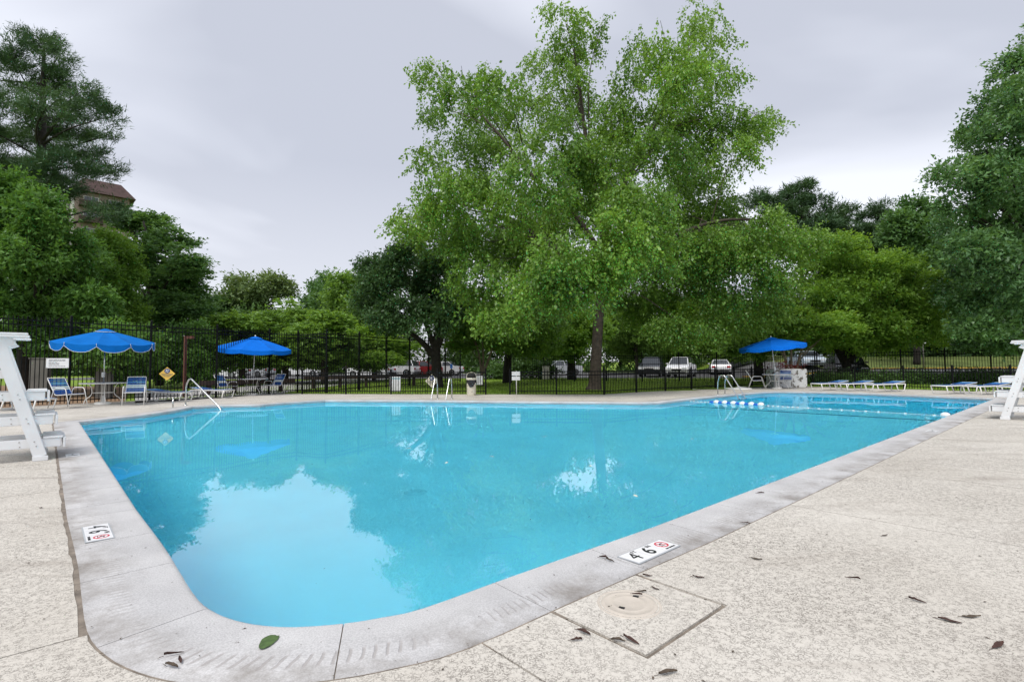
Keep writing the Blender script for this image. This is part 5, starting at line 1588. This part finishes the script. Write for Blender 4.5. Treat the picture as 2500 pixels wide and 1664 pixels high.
def text(parent, body, size, loc, rot, m, name="lettering", bold=0.0, ext=.0008, sx=1.0):
    c = bpy.data.curves.new(name, 'FONT'); c.body = body; c.size = size; c.align_x = 'CENTER'; c.align_y = 'CENTER'; c.extrude = ext; c.offset = bold
    c.materials.append(m)
    o = bpy.data.objects.new(name, c); COL.objects.link(o); o.parent = parent; o.location = loc; o.rotation_euler = rot; o.scale = (sx, 1, 1)
    me_ = bpy.data.meshes.new_from_object(o)
    bpy.data.objects.remove(o); bpy.data.curves.remove(c)
    return_o = link(name, me_, parent, m, loc); return_o.rotation_euler = rot; return_o.scale = (sx, 1, 1)
    return return_o
ftd = (FT[2] - FT[1]).normalized(); fang = math.atan2(ftd.y, ftd.x)
yS = FT[1].y - .55
board_sign("white notice board with small print hung high on the tall fence", 119, 162, 874, 898, D(17.0), MT["signwhite"],
           [(.84, .12, .88), (.74, .12, .88), (.58, .12, .5), (.47, .12, .6), (.36, .12, .6), (.18, .12, .85)], seed=2, rz=.35)
yF = FLOW[0].y - .06
t_, w, h = board_sign("tall white pool notice on the low fence left of the ladder", 952, 978, 919, 956, yF, MT["signwhite"],
           [(.70, .12, .88), (.62, .12, .88), (.50, .12, .88), (.42, .12, .80), (.30, .15, .6), (.22, .15, .6), (.14, .3, .6)], seed=3, header=MT["printteal"])
text(t_, "POOL RULES", h * .105, (0, -.0105, h * .88), (math.pi / 2, 0, 0), MT["signwhite"])
board_sign("small white paper notice on the low fence right of the litter bin", 1163.5, 1178, 917, 938.6, yF, MT["signwhite"],
           [(.84, .15, .85), (.74, .15, .7), (.60, .15, .85), (.50, .15, .6), (.40, .15, .85), (.28, .15, .7), (.16, .15, .85)], seed=4, th=.010)
def diamond(label, u, v, half, Y, m, rz, emblem_back):
    c = at(u, v, Y); r = half / F * Y
    t = thing("diamond_sign", label, "sign", (c.x, Y, c.z), rz, group="diamond pool signs on the fences")
    f = MB(); f.extr([(0, -r), (r, 0), (0, r), (-r, 0)], (0, 0, 0), (1, 0, 0), (0, 0, 1), (0, 1, 0), .01); f.build("panel", m, t)
    f = MB(); f.tube([(0, -.005, r * .42), (0, -.009, r * .42)], r * .36, 24); em = f.build("emblem", MT["printblue"], t)
    # white swimmer and waves on the round emblem
    k = r * .36; f = MB()
    f.tube([(-k * .25, -.011, r * .42 + k * .35), (-k * .25, -.012, r * .42 + k * .35)], k * .2, 12)
    f.bar((-k * .55, -.011, r * .42 - k * .05), (k * .5, -.011, r * .42 + k * .45), .002, k * .22, up=(0, 0, 1))
    f.bar((-k * .6, -.0112, r * .42 - k * .38), (k * .6, -.0112, r * .42 - k * .22), .002, k * .16)
    f.bar((0, -.0114, r * .42 - k * .6), (k * .55, -.0114, r * .42 - k * .1), .002, k * .14)
    f.build("emblem_figure", MT["signwhite"], em)
    f = MB()
    for (z_, hw) in ((-.04, .72), (-.16, .66), (-.28, .52), (-.42, .36)):
        f.box((0, -.0065, z_ * r), (2 * hw * r, .003, r * .055))
    f.build("printed_lines", MT["print"], t)
diamond("bright yellow diamond sign with round emblem on the tall fence", 408, 912, 16.5, D(20.0) - .15, MT["signyellow"], .55, None)
diamond("faded cream diamond sign with round emblem behind the middle ladder", 1054, 929.5, 16, yF, MT["signfade"], 0, None)
# two-panel white sign on a post
q = gp(1261, 962)
t_ = thing("post_sign", "small two-panel white sign on a thin white post right of the gateway", "sign", (q.x, q.y - .12, -.01))
f = MB(); hp = at(1261, 905, q.y).z; f.tube([(0, 0, 0), (0, 0, hp)], .018, 8); f.build("post", MT["whitetube"], t_)
px = q.y / F
f = MB(); f.box((-.02, -.025, hp - 6 * px), (20 * px, .012, 10 * px)); f.build("panel", MT["signwhite"], t_, bevel=.003)
f = MB(); f.box((-.02, -.025, hp - 17.5 * px), (20 * px, .012, 9 * px)); f.build("panel", MT["signwhite"], t_, bevel=.003)
# road sign
q = at(2256, 897, 42.9); q.z = gz_(q.x, q.y); hp = at(2256, 824, q.y).z - q.z
t_ = thing("road_sign", "small white square road sign on a steel post by the yellow kerb", "sign", (q.x, q.y, q.z))
f = MB(); f.tube([(0, 0, 0), (0, 0, hp)], .04, 8); f.build("post", MT["concretewall"], t_)
f = MB(); f.box((0, -.055, hp - .25), (.40, .02, .46)); f.build("panel", MT["signwhite"], t_)
# blue parking sign
q = at(1102, 915, D(43)); q.z = gz_(q.x, q.y)
t_ = thing("parking_sign", "small blue parking sign on a post right of the pear trunk", "sign", (q.x, q.y, q.z)); hp = at(1102, 888, q.y).z - q.z
f = MB(); f.tube([(0, 0, 0), (0, 0, hp)], .03, 8); f.build("post", MT["black"], t_)
f = MB(); f.box((0, -.045, hp - .17), (.16, .02, .34)); f.build("panel", MT["buoyblue"], t_)
# utility box
q = at(1333, 915, D(44)); q.z = gz_(q.x, q.y)
t_ = thing("utility_cabinet", "beige utility cabinet beside the grey parked car", "cabinet", (q.x, q.y, q.z)); hh_ = at(1333, 893, q.y).z - q.z
f = MB(); f.box((0, 0, hh_ * .46), (.50, .4, hh_ * .92)); f.build("body", MT["palewall"], t_, bevel=.02)
f = MB(); f.box((0, 0, hh_ * .95), (.56, .46, hh_ * .06)); f.build("lid", MT["palewall"], t_, bevel=.01)
f = MB(); f.box((0, -.215, hh_ * .45), (.40, .03, hh_ * .7)); f.build("door", MT["concrete"], t_)
# white planter and its red flowers
q = gp(1931, 945.0); yy = q.y
a_, b_ = at(1891, 946, yy), at(1972, 900, yy)
w = b_.x - a_.x; h = b_.z + .01
t_ = thing("concrete_planter", "large white concrete planter with chipped paint by the right-hand table", "planter", (q.x, yy + .45, -.01), .04)
f = MB(); f.box((0, 0, h / 2), (w, .85, h)); f.build("tub", MT["chipped"], t_, bevel=.02)
f = MB(); f.box((0, 0, h + .003), (w - .14, .70, .02)); f.build("soil", MT["dirt"], t_)
lob = [(q.x - w * .35 + i * w * .14, yy + .45, h + .05, .14, .25, .07) for i in range(6)]
redleaf = leaf_material("red_foliage", (.09, .012, .012), (.22, .035, .03), .3)
tree("red_bedding_plants", "low red-leaved bedding plants along the top of the white planter", (q.x, yy + .45, h + .01), [[(q.x, yy + .45, h, .012), (q.x, yy + .45, h + .06, .008)]], lob, 900, .06, 'broad', redleaf, MT["timber"], 700, cat="plant", limbs=False)
# flat white slab on the deck (parasol base plate)
q = gp(1803, 949)
t_ = thing("sunshade_stand", "flat white sunshade stand lying on the deck behind the right ladder", "stand", (q.x, q.y, -.010))
f = MB(); f.lathe([(0, 0), (.62, 0), (.63, .03), (.60, .055), (.2, .07), (0, .07)], 28); f.build("plate", MT["plastic"], t_)
f = MB(); f.tube([(0, 0, .06), (0, 0, .16)], .05, 12); f.build("socket", MT["plastic"], t_)

# skimmer lid
t_ = thing("skimmer_lid", "round beige skimmer lid with two finger holes in the square deck slab", "lid", (skim.x, skim.y, -.008))
R_ = .136
f = MB(); f.lathe([(R_ + .004, -.002), (R_ + .012, .0035), (R_ + .018, .003), (R_ + .020, -.002)], 40); f.build("ring", MT["lid"], t_)
f = MB(); f.lathe([(0, .0025), (R_ * .55, .0025), (R_ * .58, .0045), (R_ * .62, .0025), (R_ * .86, .0025), (R_ * .88, .0045), (R_ * .91, .003), (R_ - .003, .003), (R_, .0005), (R_, -.01)], 40); ld = f.build("disc", MT["lid"], t_)
for (u, v) in ((1518, 1480), (1552, 1453)):
    p_ = gp(u, v) - skim; f = MB(); f.box((p_.x, p_.y, .0035), (.028, .018, .003), rz=-.5); f.build("finger_hole", MT["dark"], ld)

# depth marker tiles
def marker(label, a0, b0, xdir, ydir, full=True, size=.148, z=.0012):
    """row of three tiles starting at P(a0,b0); text runs along xdir with ydir up"""
    o = P(a0, b0); ang = math.atan2(xdir.y, xdir.x)
    t = thing("depth_marker", label, "depth marker", (o.x, o.y, z), ang, group="depth marker tiles set into the coping")
    s = size
    f = MB(); f.box((s * 1.5, s / 2, -.001), (s * 3 + .014, s + .014, .004)); f.build("grout_bed", MT["printgrey"], t)
    for k in range(3):
        f = MB(); f.box((s * (k + .5), s / 2, .001), (s - .004, s - .004, .004)); f.build("tile", MT["ceramic"], t)
    zt_ = .0036
    text(t, "4", s * .98, (s * .45, s * .48, zt_), (0, 0, 0), MT["ink"], sx=.95)
    text(t, "FT", s * .28, (s * .80, s * .82, zt_), (0, 0, 0), MT["ink"])
    text(t, "6", s * .98, (s * 1.42, s * .48, zt_), (0, 0, 0), MT["ink"], sx=1.0, bold=.002)
    text(t, "IN", s * .28, (s * 1.83, s * .82, zt_), (0, 0, 0), MT["ink"])
    cx, cy, r = s * 2.5, s * .57, s * .31
    f = MB(); f.lathe([(r * .80, zt_ - .001), (r * .80, zt_ + .0006), (r, zt_ + .0006), (r, zt_ - .001)], 32, c=(cx, cy, 0), smooth=False)
    f.bar((cx - r * .62, cy + r * .62, zt_ + .0002), (cx + r * .62, cy - r * .62, zt_ + .0002), r * .14, .0012); f.build("prohibition_ring", MT["red"], t)
    f = MB(); f.tube([(cx - r * .35, cy + r * .02, zt_), (cx - r * .35, cy + r * .02, zt_ + .0009)], r * .13, 10)
    f.bar((cx - r * .28, cy + r * .08, zt_), (cx + r * .2, cy + r * .35, zt_), r * .14, .0016); f.bar((cx + r * .2, cy + r * .35, zt_), (cx + r * .55, cy + r * .25, zt_), r * .1, .0016)
    f.bar((cx - r * .28, cy + r * .1, zt_), (cx - r * .1, cy - r * .25, zt_), r * .09, .0016); f.bar((cx - r * .6, cy - r * .42, zt_), (cx + r * .3, cy - r * .42, zt_), r * .08, .0016)
    f.build("diver_figure", MT["ink"], t)
    text(t, "NO DIVING", s * .13, (s * 2.5, s * .12, zt_), (0, 0, 0), MT["ink"], bold=.0006)
    return t
m0 = ab(gp(1506, 1357))
marker("4 FT 6 IN no-diving depth marker on the right coping by the skimmer lid", a_edge(m0[1]) + .075, m0[1], BD, AD)
m1 = ab(gp(222, 1284))
bE = [OAB[i][1] for i in range(n) if OAB[i][1] < .6 and abs(OAB[i][0] - m1[0]) < .3]
marker("4 FT 6 IN no-diving depth marker on the left coping", m1[0] + .0, bE[0] + .085, -AD, BD)
m2 = ab(gp(185, 1110)); bE = [OAB[i][1] for i in range(n) if OAB[i][1] < .6 and abs(OAB[i][0] - m2[0]) < .3]
def plain_marker(label, a0, b0, xdir, L=.30, wd=.148):
    o = P(a0, b0); ang = math.atan2(xdir.y, xdir.x)
    t = thing("depth_marker", label, "depth marker", (o.x, o.y, .0012), ang, group="depth marker tiles set into the coping")
    for k in range(2):
        f = MB(); f.box((L / 2 * (k - .5), 0, .001), (L / 2 - .004, wd, .004)); f.build("tile", MT["ceramic"], t)
    f = MB(); f.box((-.05, 0, .0035), (.02, .10, .002)); f.box((.05, .0, .0035), (.05, .02, .002)); f.build("printed_mark", MT["ink"], t)
plain_marker("distant depth marker seen edge-on on the left coping beside the guard chair", m2[0], bE[0] + .16, AD)
m3 = ab(gp(2279, 1052)); plain_marker("worn depth marker on the right coping beyond the lane rope", a_edge(m3[1]) + .15, m3[1], BD)

# fallen leaves
def leaf_mesh(seed, l=.05, w=.022, curl=.5):
    rr_ = random.Random(seed); mb_ = MB(); k = 6; vs = []
    for i in range(k + 1):
        t = i / k; ww_ = w * math.sin(math.pi * min(.98, max(.03, t)) ** .9) * rr_.uniform(.8, 1.15)
        z = .003 + curl * .012 * (math.sin(t * 3 + seed) + 1) * rr_.uniform(.6, 1.2)
        x = l * (t - .5)
        vs += [(x, -ww_, z + .006 * curl * rr_.random()), (x, 0, z * .5), (x, ww_, z + .006 * curl * rr_.random())]
    fs = []
    for i in range(k):
        a_ = i * 3
        fs += [(a_, a_ + 3, a_ + 4, a_ + 1), (a_ + 1, a_ + 4, a_ + 5, a_ + 2)]
    mb_.add(vs, fs, True)
    mb_.tube([(-l * .5, 0, .003), (-l * .72, w * .15, .002)], .0012, 4)
    return mb_.mesh("leaf")
LV = [(1474, 1362, .055, "reddish dry leaf on the coping just left of the right depth marker"), (1490, 1369, .055, "second of two reddish dry leaves left of the right depth marker"),
      (1581, 1403, .055, "brown leaf at the top corner of the skimmer slab"), (1600, 1434, .045, "grey-brown leaf inside the skimmer slab right of the lid"), (1566, 1441, .05, "brown leaf touching the far rim of the skimmer lid"),
      (1556, 1452, .05, "brown leaf lying on the skimmer lid"), (1425, 1542, .075, "red-brown leaf below the left corner of the skimmer slab"), (1509, 1561, .06, "red-brown leaf in the lower part of the skimmer slab"),
      (1541, 1560, .08, "olive-brown leaf beside the red one in the skimmer slab"), (1705, 1406, .06, "brown leaf on the deck right of the depth marker"), (1847, 1362, .065, "lone brown leaf on the deck far right of the depth marker"),
      (1821, 1277, .06, "brown leaf in the joint at the outer edge of the right coping"), (1857, 1204, .06, "brown leaf on the right coping further along"), (1631, 1640, .08, "crumbled leaf on the deck near the bottom edge"),
      (2240, 1464, .07, "curled brown leaf at right, uppermost of four on the deck"), (2319, 1512, .085, "torn red-brown leaf at right, left of the long one"), (2372, 1502, .085, "long curled brown leaf at the far right"),
      (2437, 1573, .09, "torn dark leaf nearest the bottom right corner"), (1407, 1560, .05, "small brown leaf below the left slab joint"), (419, 1627, .07, "dark red leaf on the near corner coping"),
      (425, 1597, .07, "thin brown twig-like leaf on the near corner coping"), (440, 1613, .045, "small dark leaf between two others on the near corner coping"), (2160, 1305, .05, "small brown leaf in the middle of the right deck"),
      (100, 1238, .05, "small brown leaf on the left deck"), (2085, 1410, .06, "curved dark twig leaf on the right deck")]
for k, (u, v, l, lab) in enumerate(LV):
    p_ = gp(u, v)
    o_ = link("fallen_leaf", leaf_mesh(k, l, l * (.15 if k not in (20, 24) else .05)), None, MT["leafbrown" if k % 3 != 1 else "leafbrown2"], (p_.x, p_.y, .0 if k in (0, 1, 11, 12, 19, 20, 21) else -.006))
    if k == 5: o_.location.z = .001
    o_.rotation_euler = (0, 0, random.uniform(-.9, .5)); tag(o_, lab, "leaf", "brown leaves fallen round the pool")
p_ = gp(655, 1566)
mb = MB(); vs = [(0, 0, .004)]
for k in range(24):
    a_ = 2 * math.pi * k / 24; r = .038 * (1 + .08 * math.sin(3 * a_) + random.uniform(-.05, .05) + (.12 if k == 3 else 0))
    vs.append((r * math.cos(a_) * .85, r * math.sin(a_) * 1.5, .0025 + .003 * random.random()))
mb.add(vs, [(0, 1 + k, 1 + (k + 1) % 24) for k in range(24)], True)
o_ = mb.build("green_leaf", MT["leafgreen"], None, (p_.x, p_.y, .0)); tag(o_, "round green leaf lying on the near curve of the coping", "leaf")
# debris specks and bits afloat
def specks(name, label, pts, z, smin, smax, m, seed):
    r = np.random.default_rng(seed); N = len(pts); Pp = np.array([[p.x, p.y, z] for p in pts])
    an_ = r.random(N) * 6.28; l_ = smin + (smax - smin) * r.random(N) ** 2
    T = np.stack([np.cos(an_), np.sin(an_), np.zeros(N)], 1); S = np.stack([-np.sin(an_), np.cos(an_), np.zeros(N)], 1)
    me_ = np_mesh(name, leaves(Pp, T, S, l_, l_ * .45, .3), 4)
    tag(link(name, me_, None, m), label, "debris", kind="stuff")
rs = random.Random(3); pts = []
for k in range(2600):
    a_, b_ = rs.uniform(-6, -.42), rs.uniform(-2, 14) 
    if rs.random() < .3: a_, b_ = rs.uniform(-1, 9), rs.uniform(-4, -.42)
    pts.append(P(a_, b_))
specks("deck_debris", "tiny dark seeds and crumbs scattered over the deck", pts, -.004, .006, .022, MT["leafbrown2"], 4)
pts = []
for k in range(1300):
    i = rs.randrange(n)
    if (RES[i]).length > 13: continue
    pts.append(RES[i] + RN[i] * (rs.uniform(.02, CW - .01) if k % 3 else rs.gauss(CW + .008, .012)))
specks("coping_debris", "tiny dark seeds and crumbs scattered over the coping stones", pts, .0015, .005, .018, MT["leafbrown2"], 6)
pts = []
while len(pts) < 420:
    a_, b_ = rs.uniform(0, 13), rs.uniform(0, 26)
    p_ = P(a_, b_)
    if inside(p_.x, p_.y, [(q_.x, q_.y) for q_ in outline]): pts.append(p_)
specks("floating_debris", "tiny leaf bits floating on the pool water", pts, WZ + .002, .006, .03, MT["leafbrown2"], 8)
for k, (u, v, lab) in enumerate(((1330, 1066, "small pale leaf afloat right of the pool's middle"), (1090, 1130, "small pale leaf afloat left of the sky reflection"), (1200, 1115, "pair-like pale leaf afloat in mid pool"),
                      (1690, 1072, "pale leaf afloat below the lane floats"), (1552, 1212, "pale leaf afloat near the right coping"), (1000, 1095, "tiny leaf afloat in front of the middle ladder"), (1442, 1138, "yellowish leaf afloat right of centre"))):
    p_ = gp(u, v, WZ); o_ = link("floating_leaf", leaf_mesh(60 + k, .07, .02, .3), None, MT["signfade"], (p_.x, p_.y, WZ + .003)); o_.rotation_euler = (0, 0, k * 1.3)
    tag(o_, lab, "leaf", "leaves floating on the pool")

# ------------------------------------------------------------------ vehicles
def car(name, label, cat, loc, rz, paint, L=4.5, W=1.78, hb=.98, ht=1.45, hood=1.1, boot=.75, suv=False, front=True):
    t = thing(name, label, cat, loc, rz, group="parked vehicles beyond the lawn")
    pm = mat("car_paint_" + str(len(bpy.data.materials)), paint, .25, var=.03, spec=.6)
    # x forward
    x0, x1 = -L / 2, L / 2; g = .24 if suv else .18
    prof = [(x0 + .05, g + .12), (x0, g + .35), (x0 + .03, hb - .22), (x0 + .12, hb - .03), (x0 + boot, hb), (x1 - hood, hb), (x1 - .45, hb - .10), (x1 - .10, hb - .22), (x1, g + .40), (x1 - .04, g + .12), (x1 - .25, g), (x0 + .25, g)]
    f = MB(); f.extr(prof, (0, 0, 0), (1, 0, 0), (0, 0, 1), (0, 1, 0), W); f.build("body", pm, t, bevel=.07)
    # greenhouse
    xb0, xb1 = x0 + (.12 if suv else boot * .75), x1 - hood + .12; xr0, xr1 = xb0 + (.35 if suv else .75), xb1 - .80; wb, wt = W - .12, W - .50
    def gh(xa, xb, xc, xd, wa, wb_, z0, z1):
        return [(xa, -wa / 2, z0), (xb, -wa / 2, z0), (xb, wa / 2, z0), (xa, wa / 2, z0), (xc, -wb_ / 2, z1), (xd, -wb_ / 2, z1), (xd, wb_ / 2, z1), (xc, wb_ / 2, z1)]
    f = MB(); f.add(gh(xb0, xb1, xr0, xr1, wb, wt, hb - .02, ht), [(0, 3, 2, 1), (4, 5, 6, 7), (0, 1, 5, 4), (1, 2, 6, 5), (2, 3, 7, 6), (3, 0, 4, 7)]); f.build("cabin", pm, t, bevel=.05)
    v = [Vector(p_) for p_ in gh(xb0, xb1, xr0, xr1, wb, wt, hb - .02, ht)]
    def pane(a_, b_, c_, d_, m0=.07, sh=.012, nm="window"):
        cen = (a_ + b_ + c_ + d_) / 4; nrm = (b_ - a_).cross(d_ - a_).normalized()
        if nrm.dot(cen - Vector((0, 0, hb))) < 0: nrm = -nrm
        q_ = []
        for p_, o1, o2 in ((a_, b_, d_), (b_, a_, c_), (c_, d_, b_), (d_, c_, a_)):
            q_.append(p_ + (o1 - p_).normalized() * m0 + (o2 - p_).normalized() * m0 + nrm * sh)
        mb_ = MB(); mb_.add(q_ + [p_ - nrm * .01 for p_ in q_], [(0, 1, 2, 3), (4, 7, 6, 5), (0, 4, 5, 1), (1, 5, 6, 2), (2, 6, 7, 3), (3, 7, 4, 0)]); mb_.build(nm, MT["glass"], t)
    pane(v[1], v[2], v[6], v[5], nm="windscreen"); pane(v[0], v[3], v[7], v[4], nm="rear_window")
    for (i0, i1, j1, j0) in ((0, 1, 5, 4), (3, 2, 6, 7)):
        a_, b_, c_, d_ = v[i0], v[i1], v[j1], v[j0]
        mB, mT = a_.lerp(b_, .48), d_.lerp(c_, .48)
        pane(a_, mB, mT, d_, .06); pane(mB, b_, c_, mT, .06)
    for xw in (x0 + .82, x1 - .85):
        for s in (-1, 1):
            y = s * (W / 2 - .09); rw = .36 if suv else .32
            f = MB(); f.tube([(xw, y - s * .09, rw), (xw, y + s * .105, rw)], rw, 18); wh = f.build("wheel", MT["tyre"], t)
            f = MB(); f.tube([(xw, y + s * .10, rw), (xw, y + s * .115, rw)], rw * .62, 14); f.build("rim", MT["rim"], wh)
    for s in (-1, 1):
        f = MB(); f.box((x1 - .07, s * (W / 2 - .28), hb - .33), (.12, .40, .15)); f.build("headlight", MT["lamp"], t, bevel=.02)
        f = MB(); f.box((x0 + .05, s * (W / 2 - .22), hb - .24), (.12, .34, .18)); f.build("taillight", MT["taillamp"], t, bevel=.02)
        f = MB(); f.box((xb1 - .30, s * (W / 2 + .06), hb + .08), (.12, .18, .12)); f.build("mirror", pm, t, bevel=.02)
    f = MB(); f.box((x1 - .01, 0, hb - .42), (.06, W * .45, .14)); f.build("grille", MT["dark"], t)
    f = MB(); f.box((x1 + .005, 0, g + .16), (.06, W * .75, .10)); f.build("bumper_slot", MT["dark"], t)
    f = MB(); f.box((x0 - .005, 0, g + .16), (.06, W * .75, .10)); f.build("bumper_slot", MT["dark"], t)
    return t
WHT, SIL, DRK, RED = (.72, .73, .75), (.42, .44, .47), (.018, .022, .030), (.22, .012, .015)
def park(u, v, Y, rz_deg, *a, **k):
    p_ = at(u, v, Y); return (p_.x, p_.y, gz_(p_.x, p_.y) + .032), math.radians(rz_deg)
def put(name, label, cat, u, Y, rz, paint, **k):
    loc, r = park(u, 910, Y, rz); car(name, label, cat, loc, r, paint, **k)
put("parked_car", "dark blue-black four-wheel drive parked left of the white van", "car", 1592, 46.0, -112, DRK, L=4.6, hb=1.08, ht=1.72, hood=1.25, boot=.3, suv=True)
put("parked_van", "white people carrier parked beside the dark four-wheel drive", "van", 1664, 44.5, -118, WHT, L=4.5, hb=1.05, ht=1.68, hood=.85, boot=.3, suv=True)
put("parked_car", "white saloon seen from behind with red tail lamps, right of the white van", "car", 1757, 51.5, 72, WHT, L=4.5, hb=.98, ht=1.44)
put("parked_car", "light grey car parked under the trees beside the beige cabinet", "car", 1365, 52, -160, SIL)
put("parked_car", "white car at the left end of the row behind the pear tree", "car", 905, 50, 166, WHT, ht=1.5)
put("parked_car", "second white car of the row, beside the red car", "car", 968, 51.5, 168, WHT, suv=True, hb=1.02, ht=1.62, hood=1.0, boot=.3)
put("parked_car", "dark red car between the second white car and the pear trunk", "car", 1024, 53, 168, RED, ht=1.5)
put("parked_car", "white car half hidden behind the pear trunk", "car", 1078, 55, 168, WHT)
put("parked_car", "white car on the left seen just left of the yellow diamond sign", "car", 385, 50, 172, WHT)
put("parked_car", "white car behind the rust brown post", "car", 447, 51.5, 172, WHT)
put("parked_car", "silver-blue car between the rust brown post and the second parasol", "car", 505, 53, 172, (.12, .15, .20), suv=True, hb=1.02, ht=1.62, hood=1.0, boot=.3)
put("parked_car", "white car under the left half of the second parasol", "car", 548, 50.5, 172, WHT)
put("parked_car", "grey car under the middle of the second parasol", "car", 612, 53, 170, SIL)
put("parked_car", "small white car seen through trunks left of the second guard rail", "car", 745, 56, 170, WHT)
put("parked_car", "pale car glimpsed right of the white planter", "car", 1968, 47, -100, (.45, .52, .60))
loc, r = park(2066, 930, D(38), -95)
car("parked_van", "black van in deep shade behind the right-hand loungers", "van", (loc[0] + .6, loc[1] + 1.0, gz_(loc[0] + .6, loc[1] + 1.0) + .01), math.radians(-112), (.012, .013, .016), L=4.8, W=1.85, hb=1.05, ht=1.8, hood=.9, boot=.2, suv=True)
